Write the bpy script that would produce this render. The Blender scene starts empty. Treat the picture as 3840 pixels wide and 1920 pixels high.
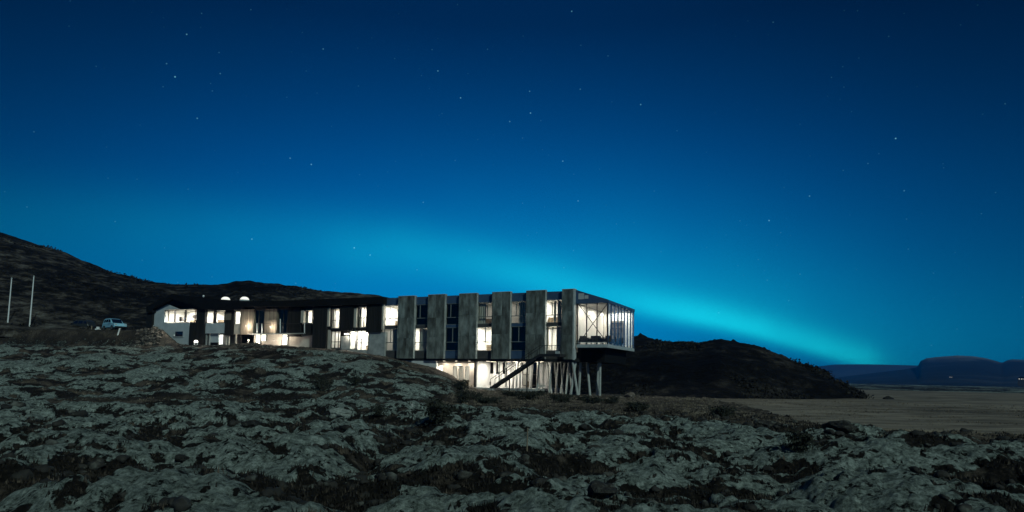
import bpy, math, random
import numpy as np
from mathutils import Vector, Matrix

random.seed(7)
RNG = np.random.default_rng(11)
scene = bpy.context.scene
COL = scene.collection

# ------------------------------------------------------------------ camera
W_PX, F_PX = 3840.0, 2560.0            # survey units of the photograph, 24 mm lens
PITCH, ROLL, CAM_Z = math.radians(4.5), math.radians(1.0), 2.0
PRINC_Y = 1412.0 - F_PX * math.tan(PITCH)
cam_data = bpy.data.cameras.new('camera')
cam = bpy.data.objects.new('camera', cam_data)
COL.objects.link(cam)
CAM_R = Matrix.Rotation(math.radians(90) + PITCH, 3, 'X') @ Matrix.Rotation(ROLL, 3, 'Z')
cam.matrix_world = Matrix.Translation((0, 0, CAM_Z)) @ CAM_R.to_4x4()
cam_data.sensor_width = 36.0
cam_data.lens = 36.0 * F_PX / W_PX
cam_data.shift_y = (PRINC_Y - 960.0) / W_PX
cam_data.clip_start = 0.1
cam_data.clip_end = 40000.0
scene.camera = cam


def ray(px, py):
    """direction of sight measured on the photograph"""
    return CAM_R @ Vector(((px - 1920.0) / F_PX, -(py - PRINC_Y) / F_PX, -1.0))


def azel(px, py):
    d = ray(px, py).normalized()
    return math.atan2(d.x, d.y), math.asin(d.z)


def AZ(px, py=1390):
    return azel(px, py)[0]


# ------------------------------------------------------------------ world: night sky with aurora and stars
world = bpy.data.worlds.new('World')
scene.world = world
world.use_nodes = True
wn, wl = world.node_tree.nodes, world.node_tree.links
wn.clear()


def srgb(r, g, b):
    def f(c):
        c /= 255.0
        return c / 12.92 if c <= 0.04045 else ((c + 0.055) / 1.055) ** 2.4
    return (f(r), f(g), f(b), 1.0)


def wmath(op, a=None, b=None, clamp=False):
    n = wn.new('ShaderNodeMath')
    n.operation = op
    n.use_clamp = clamp
    for k, v in enumerate((a, b)):
        if v is None:
            continue
        if isinstance(v, (int, float)):
            n.inputs[k].default_value = v
        else:
            wl.new(v, n.inputs[k])
    return n.outputs[0]


tc = wn.new('ShaderNodeTexCoord')
sep = wn.new('ShaderNodeSeparateXYZ')
wl.new(tc.outputs['Generated'], sep.inputs[0])
az_s = wmath('ARCTAN2', sep.outputs[0], sep.outputs[1])
el_s = wmath('ARCSINE', sep.outputs[2])
AZR = math.radians(60)
az_n = wmath('MULTIPLY_ADD', az_s, 1.0 / (2 * AZR), True)
az_n.node.inputs[2].default_value = 0.5


def az_curve(points):
    """a value that varies with compass bearing: points are (px, value 0..1)"""
    n = wn.new('ShaderNodeFloatCurve')
    n.inputs['Factor'].default_value = 1.0
    wl.new(az_n, n.inputs['Value'])
    c = n.mapping.curves[0]
    pts = [(min(max((AZ(p, 1150) + AZR) / (2 * AZR), 0.0), 1.0), v) for p, v in points]
    c.points[0].location = (0.0, pts[0][1])
    c.points[1].location = (1.0, pts[-1][1])
    for x, y in pts:
        c.points.new(x, y)
    n.mapping.update()
    return n.outputs['Value']


base = wn.new('ShaderNodeValToRGB')
wl.new(wmath('MULTIPLY', el_s, 1.0 / math.radians(90), True), base.inputs[0])
STOPS = [(0, (0, 150, 212)), (4, (0, 138, 204)), (8, (0, 118, 188)), (12, (0, 99, 169)), (16, (0, 81, 147)), (20, (0, 65, 123)),
         (24, (0, 52, 102)), (28, (0, 39, 82)), (40, (1, 23, 53)), (90, (1, 15, 38))]
r = base.color_ramp
r.interpolation = 'B_SPLINE'
r.elements[0].position, r.elements[0].color = 0.0, srgb(*STOPS[0][1])
r.elements[1].position, r.elements[1].color = 1.0, srgb(*STOPS[-1][1])
for e_, c_ in STOPS[1:-1]:
    x_ = r.elements.new(e_ / 90.0)
    x_.color = srgb(*c_)
bb = wmath('DIVIDE', wmath('ADD', az_s, math.radians(3.0)), math.radians(31.5))
bearing = wmath('MULTIPLY_ADD', wmath('POWER', 2.718281828, wmath('MULTIPLY', wmath('POWER', wmath('ABSOLUTE', bb), 2.4), -1.0)), 0.73, True)
bearing.node.inputs[2].default_value = 0.27
mulb = wn.new('ShaderNodeVectorMath')
mulb.operation = 'SCALE'
wl.new(base.outputs[0], mulb.inputs[0])
wl.new(bearing, mulb.inputs['Scale'])

AUR = [(-300, 800), (0, 820), (400, 845), (900, 880), (1300, 915), (1600, 955), (1900, 1020), (2200, 1090), (2500, 1160), (2750, 1215),
       (3000, 1285), (3150, 1330), (3260, 1365), (3500, 1430)]
ELR = math.radians(30)
cen_n = az_curve([(p, azel(p, y)[1] / ELR) for p, y in AUR])
centre = wmath('MULTIPLY', cen_n, ELR)
delta = wmath('MULTIPLY', wmath('SUBTRACT', el_s, centre), 180 / math.pi)      # degrees above the band
amp = az_curve([(-600, 0), (0, .10), (500, .14), (1000, .20), (1400, .36), (1700, .44), (2000, .48), (2300, .60), (2500, .74), (2700, .98),
                (2820, 1.0), (2950, .80), (3100, 1.0), (3200, 1.0), (3290, .55), (3420, .16), (3800, .0)])
wide = az_curve([(-600, .8), (0, .8), (900, .76), (1500, .60), (2000, .42), (2600, .22), (3000, .17), (3300, .15), (3800, .15)])   # x 5 degrees
sl = wmath('MULTIPLY', wide, 4.2)
su = wmath('MULTIPLY_ADD', wide, 2.2)
su.node.inputs[2].default_value = 0.95
dn = wmath('DIVIDE', wmath('MINIMUM', delta, 0.0), sl)
low = wmath('POWER', 2.718281828, wmath('MULTIPLY', wmath('MULTIPLY', dn, dn), -1.0))
dp = wmath('DIVIDE', wmath('MAXIMUM', delta, 0.0), su)
hi1 = wmath('POWER', 2.718281828, wmath('MULTIPLY', wmath('MULTIPLY', dp, dp), -1.0))
dq = wmath('DIVIDE', wmath('MAXIMUM', delta, 0.0), 5.0)
hi2 = wmath('POWER', 2.718281828, wmath('MULTIPLY', wmath('POWER', dq, 1.35), -1.0))
gc = wmath('DIVIDE', wmath('SUBTRACT', az_s, math.radians(15.0)), math.radians(19.0))
ampw = wmath('MULTIPLY', wmath('POWER', 2.718281828, wmath('MULTIPLY', wmath('MULTIPLY', gc, gc), -1.0)), 0.72)      # the diffuse glow fades smoothly
band = wmath('MULTIPLY', low, wmath('ADD', wmath('MULTIPLY', wmath('MULTIPLY', hi1, 0.62), amp), wmath('MULTIPLY', wmath('MULTIPLY', hi2, 0.46), ampw)))
wob = wn.new('ShaderNodeTexNoise')
wob.inputs['Scale'].default_value = 7.0
wob.inputs['Detail'].default_value = 2.0
wl.new(tc.outputs['Generated'], wob.inputs['Vector'])
band = wmath('MULTIPLY', band, wmath('MULTIPLY_ADD', wob.outputs['Fac'], 0.7))
band.node.inputs[1].links[0].from_node.inputs[2].default_value = 0.63
aur = wn.new('ShaderNodeVectorMath')
aur.operation = 'SCALE'
aur.inputs[0].default_value = (0.006, 0.50, 0.45)
wl.new(band, aur.inputs['Scale'])
addv = wn.new('ShaderNodeVectorMath')
addv.operation = 'ADD'
wl.new(mulb.outputs[0], addv.inputs[0])
wl.new(aur.outputs[0], addv.inputs[1])


def star_layer(scale, radius, gain):
    v = wn.new('ShaderNodeTexVoronoi')
    v.inputs['Scale'].default_value = scale
    wl.new(tc.outputs['Generated'], v.inputs['Vector'])
    s = wmath('SUBTRACT', 1.0, wmath('DIVIDE', v.outputs['Distance'], radius), True)
    s = wmath('MULTIPLY', s, s)
    csep = wn.new('ShaderNodeSeparateXYZ')
    wl.new(v.outputs['Color'], csep.inputs[0])
    k = wmath('MULTIPLY', wmath('POWER', csep.outputs[0], 2.0), gain)
    return wmath('MULTIPLY', s, k)


stars = wmath('ADD', star_layer(40.0, 0.058, 1.15), star_layer(80.0, 0.10, 0.26))
stc = wn.new('ShaderNodeVectorMath')
stc.operation = 'SCALE'
stc.inputs[0].default_value = (0.25, 0.75, 0.85)
wl.new(stars, stc.inputs['Scale'])
adds = wn.new('ShaderNodeVectorMath')
adds.operation = 'ADD'
wl.new(addv.outputs[0], adds.inputs[0])
wl.new(stc.outputs[0], adds.inputs[1])
bg = wn.new('ShaderNodeBackground')
bg.inputs['Strength'].default_value = 1.0
wl.new(adds.outputs[0], bg.inputs['Color'])
wo = wn.new('ShaderNodeOutputWorld')
wl.new(bg.outputs[0], wo.inputs['Surface'])

# ------------------------------------------------------------------ moon (the one sun lamp), behind and right of the camera
MOON_DIR = Vector((0.42, -0.72, 0.55)).normalized()      # towards the moon
moon = bpy.data.lights.new('moon', 'SUN')
moon.energy = 1.45
moon.angle = math.radians(0.6)
moon.color = (0.76, 1.0, 0.93)
moon_o = bpy.data.objects.new('moon', moon)
moon_o.rotation_euler = (-MOON_DIR).to_track_quat('-Z', 'Y').to_euler()
moon_o.location = (40, -40, 60)
COL.objects.link(moon_o)

scene.view_settings.view_transform = 'Standard'
scene.view_settings.look = 'None'
scene.view_settings.gamma = 1.0
scene.view_settings.exposure = 0.0
scene.view_settings.use_curve_mapping = False
scene.cycles.use_denoising = True
scene.cycles.max_bounces = 6
scene.cycles.diffuse_bounces = 3
scene.cycles.glossy_bounces = 3
scene.cycles.transparent_max_bounces = 8
scene.cycles.sample_clamp_indirect = 4.0
scene.cycles.caustics_reflective = False
scene.cycles.caustics_refractive = False


# ------------------------------------------------------------------ materials
def mat(name, color, rough=0.85, metal=0.0, spec=0.3):
    m = bpy.data.materials.new(name)
    m.use_nodes = True
    b = m.node_tree.nodes['Principled BSDF']
    b.inputs['Base Color'].default_value = (*color, 1)
    b.inputs['Roughness'].default_value = rough
    b.inputs['Metallic'].default_value = metal
    b.inputs['Specular IOR Level'].default_value = spec
    return m


def N(m, kind, **kw):
    n = m.node_tree.nodes.new(kind)
    for k, v in kw.items():
        if k in n.inputs:
            n.inputs[k].default_value = v
        else:
            setattr(n, k, v)
    return n


def L(m, a, b):
    m.node_tree.links.new(a, b)


def ramp(m, fac, stops):
    n = N(m, 'ShaderNodeValToRGB')
    e = n.color_ramp.elements
    e[0].position, e[0].color = stops[0][0], (*stops[0][1], 1)
    e[1].position, e[1].color = stops[-1][0], (*stops[-1][1], 1)
    for p, c in stops[1:-1]:
        x = e.new(p)
        x.color = (*c, 1)
    L(m, fac, n.inputs[0])
    return n.outputs[0]


def noisy(name, stops, scale=3.0, detail=6.0, rough=0.85, bump=0.3, stretch=(1, 1, 1), rand=0.0, dist=0.05, spec=0.3, metal=0.0, nrough=0.6, macro=0.0, mscale=0.1):
    """a procedural surface: noise-driven colour between the stops plus fine relief"""
    m = mat(name, (0.5, 0.5, 0.5), rough, metal, spec)
    b = m.node_tree.nodes['Principled BSDF']
    t = N(m, 'ShaderNodeTexCoord')
    mp = N(m, 'ShaderNodeMapping')
    mp.inputs['Scale'].default_value = stretch
    L(m, t.outputs['Object'], mp.inputs['Vector'])
    if rand:
        oi = N(m, 'ShaderNodeObjectInfo')
        sc = N(m, 'ShaderNodeVectorMath', operation='SCALE')
        sc.inputs[0].default_value = (37.0, 53.0, 71.0)
        L(m, oi.outputs['Random'], sc.inputs['Scale'])
        L(m, sc.outputs[0], mp.inputs['Location'])
    nz = N(m, 'ShaderNodeTexNoise', Scale=scale, Detail=detail, Roughness=nrough)
    L(m, mp.outputs[0], nz.inputs['Vector'])
    fac = nz.outputs['Fac']
    if macro:
        nm = N(m, 'ShaderNodeTexNoise', Scale=scale * mscale, Detail=4.0, Roughness=0.55)
        L(m, t.outputs['Object'], nm.inputs['Vector'])
        ma = N(m, 'ShaderNodeMath', operation='MULTIPLY_ADD')
        L(m, nm.outputs['Fac'], ma.inputs[0])
        ma.inputs[1].default_value = macro
        ma.inputs[2].default_value = -macro / 2
        mb_ = N(m, 'ShaderNodeMath', operation='ADD')
        L(m, fac, mb_.inputs[0])
        L(m, ma.outputs[0], mb_.inputs[1])
        fac = mb_.outputs[0]
    c = ramp(m, fac, stops)
    if rand:
        hs = N(m, 'ShaderNodeHueSaturation')
        mr = N(m, 'ShaderNodeMapRange')
        mr.inputs['To Min'].default_value = 1 - rand
        mr.inputs['To Max'].default_value = 1 + rand
        L(m, oi.outputs['Random'], mr.inputs['Value'])
        L(m, mr.outputs[0], hs.inputs['Value'])
        L(m, c, hs.inputs['Color'])
        c = hs.outputs[0]
    L(m, c, b.inputs['Base Color'])
    if bump:
        n2 = N(m, 'ShaderNodeTexNoise', Scale=scale * 4, Detail=4.0)
        L(m, mp.outputs[0], n2.inputs['Vector'])
        bp = N(m, 'ShaderNodeBump', Strength=bump, Distance=dist)
        L(m, n2.outputs['Fac'], bp.inputs['Height'])
        L(m, bp.outputs[0], b.inputs['Normal'])
    return m


def emis(name, color, strength):
    m = mat(name, color, 0.6)
    b = m.node_tree.nodes['Principled BSDF']
    b.inputs['Emission Color'].default_value = (*color, 1)
    b.inputs['Emission Strength'].default_value = strength
    return m


def glass(name, tint=(0.93, 0.95, 0.94), ior=1.5, extra=0.0):
    m = bpy.data.materials.new(name)
    m.use_nodes = True
    nt = m.node_tree
    nt.nodes.clear()
    out = nt.nodes.new('ShaderNodeOutputMaterial')
    mix = nt.nodes.new('ShaderNodeMixShader')
    tr = nt.nodes.new('ShaderNodeBsdfTransparent')
    tr.inputs[0].default_value = (*tint, 1)
    gl = nt.nodes.new('ShaderNodeBsdfGlossy')
    gl.inputs['Roughness'].default_value = 0.02
    fr = nt.nodes.new('ShaderNodeFresnel')
    fr.inputs['IOR'].default_value = ior
    ad = nt.nodes.new('ShaderNodeMath')
    ad.operation = 'ADD'
    ad.use_clamp = True
    ad.inputs[1].default_value = extra
    ge = nt.nodes.new('ShaderNodeNewGeometry')
    inv = nt.nodes.new('ShaderNodeMath')
    inv.operation = 'SUBTRACT'
    inv.inputs[0].default_value = 1.0
    nt.links.new(ge.outputs['Backfacing'], inv.inputs[1])
    mu = nt.nodes.new('ShaderNodeMath')
    mu.operation = 'MULTIPLY'
    nt.links.new(fr.outputs[0], ad.inputs[0])
    nt.links.new(ad.outputs[0], mu.inputs[0])
    nt.links.new(inv.outputs[0], mu.inputs[1])          # a thin pane mirrors once, on its front face
    nt.links.new(mu.outputs[0], mix.inputs[0])
    nt.links.new(tr.outputs[0], mix.inputs[1])
    nt.links.new(gl.outputs[0], mix.inputs[2])
    nt.links.new(mix.outputs[0], out.inputs[0])
    return m


M = {}
M['concrete_clad'] = noisy('concrete_clad', [(0.32, (0.045, 0.044, 0.038)), (0.44, (0.10, 0.108, 0.098)), (0.56, (0.18, 0.20, 0.185)), (0.7, (0.30, 0.33, 0.31))],
                           scale=0.8, detail=8, bump=0.35, stretch=(1.2, 1.2, 0.6), rand=0.2)
def streaks(m):
    """rain marks running down a weathered sheet"""
    b = m.node_tree.nodes['Principled BSDF']
    src = b.inputs['Base Color'].links[0].from_socket
    t = N(m, 'ShaderNodeTexCoord')
    mp = N(m, 'ShaderNodeMapping')
    mp.inputs['Scale'].default_value = (1.5, 1.5, 0.22)
    L(m, t.outputs['Object'], mp.inputs['Vector'])
    nz = N(m, 'ShaderNodeTexNoise', Scale=1.6, Detail=6.0, Roughness=0.65)
    L(m, mp.outputs[0], nz.inputs['Vector'])
    c = ramp(m, nz.outputs['Fac'], [(0.36, (0.62, 0.60, 0.56)), (0.54, (1.0, 1.0, 1.0)), (0.7, (1.12, 1.13, 1.12))])
    mx = N(m, 'ShaderNodeMix', data_type='RGBA', blend_type='MULTIPLY')
    mx.inputs['Factor'].default_value = 1.0
    L(m, src, mx.inputs['A'])
    L(m, c, mx.inputs['B'])
    L(m, mx.outputs['Result'], b.inputs['Base Color'])


streaks(M['concrete_clad'])
M['concrete'] = noisy('concrete', [(0.3, (0.22, 0.23, 0.22)), (0.7, (0.42, 0.43, 0.41))], scale=1.3, bump=0.2)
M['render_white'] = noisy('render_white', [(0.3, (0.52, 0.53, 0.51)), (0.7, (0.70, 0.70, 0.67))], scale=0.9, bump=0.1)
M['render_grey'] = noisy('render_grey', [(0.3, (0.36, 0.40, 0.41)), (0.7, (0.50, 0.54, 0.55))], scale=0.9, bump=0.1)
M['render_beige'] = noisy('render_beige', [(0.3, (0.40, 0.36, 0.30)), (0.7, (0.55, 0.50, 0.43))], scale=1.0, bump=0.15)
M['black_board'] = noisy('black_board', [(0.3, (0.007, 0.007, 0.0065)), (0.7, (0.018, 0.017, 0.015))], scale=2.0, bump=0.3, stretch=(4, 4, 0.3), rand=0.35)
M['timber_board'] = noisy('timber_board', [(0.3, (0.14, 0.115, 0.085)), (0.7, (0.30, 0.25, 0.19))], scale=2.0, bump=0.3, stretch=(5, 5, 0.3), rand=0.25)
M['roof_black'] = noisy('roof_black', [(0.3, (0.004, 0.004, 0.004)), (0.7, (0.010, 0.010, 0.010))], scale=1.5, bump=0.2, rough=0.75, spec=0.15)
M['steel_light'] = noisy('steel_light', [(0.3, (0.34, 0.37, 0.36)), (0.7, (0.48, 0.51, 0.50))], scale=3.0, bump=0.05, rough=0.45)
M['steel_dark'] = noisy('steel_dark', [(0.3, (0.012, 0.012, 0.012)), (0.7, (0.03, 0.03, 0.03))], scale=3.0, bump=0.05, rough=0.5)
M['frame'] = mat('frame', (0.16, 0.17, 0.165), 0.5)
M['frame_dark'] = mat('frame_dark', (0.03, 0.028, 0.025), 0.5)
M['panel_blue'] = noisy('panel_blue', [(0.3, (0.04, 0.07, 0.12)), (0.7, (0.065, 0.10, 0.16))], scale=1.0, bump=0.02, rough=0.25, spec=0.5)
M['panel_grey'] = noisy('panel_grey', [(0.3, (0.05, 0.048, 0.045)), (0.7, (0.085, 0.08, 0.075))], scale=1.0, bump=0.05, rough=0.5)
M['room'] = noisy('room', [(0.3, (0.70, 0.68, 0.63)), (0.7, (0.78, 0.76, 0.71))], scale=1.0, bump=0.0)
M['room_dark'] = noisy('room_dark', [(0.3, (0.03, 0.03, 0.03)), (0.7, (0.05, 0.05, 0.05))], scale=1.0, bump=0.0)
M['curtain'] = noisy('curtain', [(0.3, (0.38, 0.33, 0.27)), (0.7, (0.52, 0.46, 0.39))], scale=2.0, bump=0.1, stretch=(6, 6, 0.3))
M['glass'] = glass('glass')
M['glass_end'] = glass('glass_end', tint=(0.78, 0.84, 0.86), ior=1.9, extra=0.05)
M['lamp_warm'] = emis('lamp_warm', (1.0, 0.86, 0.66), 6.0)
M['lamp_white'] = emis('lamp_white', (1.0, 0.95, 0.85), 2.2)
M['lamp_dome'] = emis('lamp_dome', (1.0, 0.95, 0.86), 0.75)
M['lamp_farm'] = emis('lamp_farm', (1.0, 0.95, 0.85), 0.8)
M['stilt'] = noisy('stilt', [(0.3, (0.30, 0.32, 0.30)), (0.7, (0.46, 0.48, 0.45))], scale=2.0, bump=0.1)
M['furniture'] = noisy('furniture', [(0.3, (0.02, 0.018, 0.016)), (0.7, (0.06, 0.05, 0.045))], scale=4.0, bump=0.1)
M['wood'] = noisy('wood', [(0.3, (0.16, 0.12, 0.08)), (0.7, (0.28, 0.22, 0.15))], scale=3.0, bump=0.2, stretch=(5, 5, 0.5))
M['stone'] = noisy('stone', [(0.35, (0.035, 0.029, 0.024)), (0.5, (0.10, 0.083, 0.067)), (0.68, (0.20, 0.168, 0.138))], scale=2.5, bump=0.6, rand=0.4)
M['lava_rock'] = noisy('lava_rock', [(0.3, (0.010, 0.010, 0.010)), (0.55, (0.026, 0.024, 0.021)), (0.70, (0.10, 0.105, 0.092))], scale=2.2, bump=0.8, rand=0.3)
M['moss_rock'] = noisy('moss_rock', [(0.3, (0.12, 0.135, 0.12)), (0.6, (0.30, 0.33, 0.30))], scale=4.0, bump=0.6)
M['shrub'] = noisy('shrub', [(0.3, (0.012, 0.014, 0.010)), (0.7, (0.045, 0.048, 0.035))], scale=6.0, bump=0.0)
M['hill_scrub'] = noisy('hill_scrub', [(0.3, (0.006, 0.006, 0.005)), (0.55, (0.018, 0.016, 0.013)), (0.75, (0.06, 0.055, 0.046))], scale=0.7, bump=0.0)
M['twig'] = noisy('twig', [(0.3, (0.02, 0.017, 0.013)), (0.7, (0.05, 0.042, 0.033))], scale=6.0, bump=0.0)
M['heather'] = noisy('heather', [(0.38, (0.006, 0.005, 0.004)), (0.52, (0.016, 0.013, 0.010)), (0.64, (0.10, 0.078, 0.058))], scale=2.5, bump=0.0)
M['dry_grass'] = noisy('dry_grass', [(0.36, (0.05, 0.04, 0.03)), (0.5, (0.16, 0.13, 0.095)), (0.64, (0.27, 0.225, 0.17))], scale=0.4, bump=0.0)
M['car_blue'] = noisy('car_blue', [(0.3, (0.26, 0.56, 0.72)), (0.7, (0.32, 0.63, 0.78))], scale=1.0, bump=0.0, rough=0.3, spec=0.6)
M['car_dark'] = noisy('car_dark', [(0.3, (0.02, 0.022, 0.02)), (0.7, (0.035, 0.037, 0.035))], scale=1.0, bump=0.0, rough=0.35, spec=0.5)
M['car_glass'] = mat('car_glass', (0.006, 0.012, 0.03), 0.1, 0, 0.5)
M['tyre'] = mat('tyre', (0.012, 0.012, 0.012), 0.9)
M['rim'] = mat('rim', (0.35, 0.37, 0.38), 0.35, 0.8)
M['lamp_glass'] = mat('lamp_glass', (0.4, 0.42, 0.42), 0.15)
M['white_paint'] = noisy('white_paint', [(0.3, (0.66, 0.67, 0.65)), (0.7, (0.78, 0.79, 0.77))], scale=4.0, bump=0.02, rough=0.5)
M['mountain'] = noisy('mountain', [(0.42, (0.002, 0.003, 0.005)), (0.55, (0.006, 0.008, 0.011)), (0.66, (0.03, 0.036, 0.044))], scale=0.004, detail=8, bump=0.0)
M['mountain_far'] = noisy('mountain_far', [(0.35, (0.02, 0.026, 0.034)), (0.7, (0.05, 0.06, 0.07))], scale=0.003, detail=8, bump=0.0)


def snow_cap(m, z0, z1):
    """thin snow lying on the high ground"""
    b = m.node_tree.nodes['Principled BSDF']
    src = b.inputs['Base Color'].links[0].from_socket
    t = N(m, 'ShaderNodeTexCoord')
    sx = N(m, 'ShaderNodeSeparateXYZ')
    L(m, t.outputs['Object'], sx.inputs[0])
    nz = N(m, 'ShaderNodeTexNoise', Scale=0.012, Detail=8.0, Roughness=0.7)
    L(m, t.outputs['Object'], nz.inputs['Vector'])
    ad = N(m, 'ShaderNodeMath', operation='MULTIPLY_ADD')
    L(m, nz.outputs['Fac'], ad.inputs[0])
    ad.inputs[1].default_value = 60.0
    L(m, sx.outputs[2], ad.inputs[2])
    mr = N(m, 'ShaderNodeMapRange')
    mr.inputs['From Min'].default_value = z0 + 30
    mr.inputs['From Max'].default_value = z1 + 30
    mr.inputs['To Max'].default_value = 0.6
    L(m, ad.outputs[0], mr.inputs['Value'])
    mx = N(m, 'ShaderNodeMix', data_type='RGBA')
    L(m, mr.outputs[0], mx.inputs['Factor'])
    L(m, src, mx.inputs['A'])
    mx.inputs['B'].default_value = (0.22, 0.26, 0.31, 1)
    L(m, mx.outputs['Result'], b.inputs['Base Color'])


snow_cap(M['mountain'], 68, 96)


# ------------------------------------------------------------------ mesh helpers
def prop(o, label=None, cat=None, group=None, kind=None):
    for k, v in (('label', label), ('category', cat), ('group', group), ('kind', kind)):
        if v:
            o[k] = v
    return o


def link(name, me, m=None, parent=None):
    o = bpy.data.objects.new(name, me)
    COL.objects.link(o)
    if m is not None and not me.materials:
        me.materials.append(m)
    if parent is not None:
        o.parent = parent
    return o


def empty(name, loc=(0, 0, 0), rz=0.0, **kw):
    o = bpy.data.objects.new(name, None)
    o.empty_display_size = 0.3
    COL.objects.link(o)
    o.location = loc
    o.rotation_euler = (0, 0, rz)
    return prop(o, **kw)


class MB:
    def __init__(self):
        self.v, self.f = [], []

    def box(self, x0, x1, y0, y1, z0, z1):
        k = len(self.v)
        self.v += [(x, y, z) for z in (z0, z1) for y in (y0, y1) for x in (x0, x1)]
        self.f += [tuple(k + i for i in q) for q in ((0, 2, 3, 1), (4, 5, 7, 6), (0, 1, 5, 4), (2, 6, 7, 3), (0, 4, 6, 2), (1, 3, 7, 5))]
        return self

    def prism(self, poly, y0, y1):
        """polygon in x,z (counter-clockwise seen from -y) pushed along y"""
        k, n = len(self.v), len(poly)
        self.v += [(x, y0, z) for x, z in poly] + [(x, y1, z) for x, z in poly]
        self.f.append(tuple(k + i for i in range(n)))
        self.f.append(tuple(k + n + i for i in reversed(range(n))))
        for i in range(n):
            j = (i + 1) % n
            self.f.append((k + i, k + n + i, k + n + j, k + j))
        return self

    def tube(self, p, q, r0, r1=None, n=10):
        r1 = r0 if r1 is None else r1
        p, q = Vector(p), Vector(q)
        d = (q - p).normalized()
        a = d.orthogonal().normalized()
        b = d.cross(a)
        k = len(self.v)
        for c, rr in ((p, r0), (q, r1)):
            for i in range(n):
                t = 2 * math.pi * i / n
                self.v.append(tuple(c + a * (rr * math.cos(t)) + b * (rr * math.sin(t))))
        for i in range(n):
            j = (i + 1) % n
            self.f.append((k + i, k + j, k + n + j, k + n + i))
        self.f.append(tuple(k + i for i in reversed(range(n))))
        self.f.append(tuple(k + n + i for i in range(n)))
        return self

    def bar(self, p, q, w, h):
        """square bar from p to q"""
        p, q = Vector(p), Vector(q)
        d = (q - p).normalized()
        up = Vector((0, 0, 1)) if abs(d.z) < 0.95 else Vector((0, 1, 0))
        a = d.cross(up).normalized() * (w / 2)
        b = a.cross(d).normalized() * (h / 2)
        k = len(self.v)
        for c in (p, q):
            self.v += [tuple(c + a + b), tuple(c - a + b), tuple(c - a - b), tuple(c + a - b)]
        self.f += [tuple(k + i for i in g) for g in ((0, 1, 2, 3), (7, 6, 5, 4), (0, 4, 5, 1), (1, 5, 6, 2), (2, 6, 7, 3), (3, 7, 4, 0))]
        return self

    def lathe(self, prof, cx=0, cy=0, n=16):
        k = len(self.v)
        for rr, z in prof:
            for i in range(n):
                t = 2 * math.pi * i / n
                self.v.append((cx + rr * math.cos(t), cy + rr * math.sin(t), z))
        for a in range(len(prof) - 1):
            for i in range(n):
                j = (i + 1) % n
                self.f.append((k + a * n + i, k + a * n + j, k + (a + 1) * n + j, k + (a + 1) * n + i))
        return self

    def build(self, name, m, parent=None, smooth=False):
        me = bpy.data.meshes.new(name)
        me.from_pydata(self.v, [], self.f)
        if smooth:
            me.polygons.foreach_set('use_smooth', [True] * len(me.polygons))
        me.update()
        return link(name, me, m, parent)


def mesh_np(name, V, Q, m, smooth=True, parent=None):
    me = bpy.data.meshes.new(name)
    nv, nq = len(V), len(Q)
    w = Q.shape[1]
    me.vertices.add(nv)
    me.vertices.foreach_set('co', V.astype(np.float32).ravel())
    me.loops.add(nq * w)
    me.loops.foreach_set('vertex_index', Q.astype(np.int32).ravel())
    me.polygons.add(nq)
    me.polygons.foreach_set('loop_start', np.arange(0, nq * w, w, dtype=np.int32))
    me.polygons.foreach_set('loop_total', np.full(nq, w, dtype=np.int32))
    me.update(calc_edges=True)
    if smooth:
        me.polygons.foreach_set('use_smooth', np.ones(nq, dtype=bool))
    return link(name, me, m, parent)


def grid_quads(nr, nc):
    i = np.arange(nr - 1)[:, None] * nc + np.arange(nc - 1)[None, :]
    return np.stack([i, i + 1, i + nc + 1, i + nc], axis=-1).reshape(-1, 4)


# ------------------------------------------------------------------ noise
_P = np.random.default_rng(5).permutation(512)
_P = np.concatenate([_P, _P])
_G = np.random.default_rng(6).uniform(0, 2 * math.pi, 512)
_GX, _GY = np.cos(_G), np.sin(_G)


def perlin(x, y):
    xi, yi = np.floor(x).astype(np.int64), np.floor(y).astype(np.int64)
    xf, yf = x - xi, y - yi
    xi &= 511
    yi &= 511
    u, v = xf * xf * xf * (xf * (xf * 6 - 15) + 10), yf * yf * yf * (yf * (yf * 6 - 15) + 10)

    def g(a, b, dx, dy):
        h = _P[_P[a & 511] + (b & 511)] & 511
        return _GX[h] * dx + _GY[h] * dy
    n00, n10 = g(xi, yi, xf, yf), g(xi + 1, yi, xf - 1, yf)
    n01, n11 = g(xi, yi + 1, xf, yf - 1), g(xi + 1, yi + 1, xf - 1, yf - 1)
    return (n00 + u * (n10 - n00)) * (1 - v) + (n01 + u * (n11 - n01)) * v


def fbm(x, y, oct=4, gain=0.5):
    s, a, f = np.zeros_like(x), 1.0, 1.0
    for k in range(oct):
        s = s + a * perlin(x * f + 17.3 * k, y * f - 9.1 * k)
        a *= gain
        f *= 2.03
    return s


def sstep(a, b, x):
    t = np.clip((x - a) / (b - a), 0, 1)
    return t * t * (3 - 2 * t)


# ------------------------------------------------------------------ the facade line: one long straight front
def plan_at_depth(px, py, Y):
    d = ray(px, py)
    return Vector((d.x / d.y * Y, Y, 0))


FA, FB = plan_at_depth(1440, 1345, 80.0), plan_at_depth(2150, 1345, 70.0)
FD = (FB - FA).normalized()                 # along the front, to the right
FN = Vector((-FD.y, FD.x, 0))               # into the building
if FN.y < 0:
    FN = -FN
F_ROT = math.atan2(FD.y, FD.x)


def F(px, py, off=0.0):
    """survey: photograph point -> (distance along the front, height) in the plane set back by off"""
    d = ray(px, py)
    t = (FA.dot(FN) + off) / d.dot(FN)
    p = d * t
    return (p - FA).dot(FD), p.z + CAM_Z


def S(px, py=1250, off=0.0):
    return F(px, py, off)[0]


def Z(px, py, off=0.0):
    return F(px, py, off)[1]


def to_world(s, o, z):
    p = FA + FD * s + FN * o
    return Vector((p.x, p.y, z))


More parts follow.
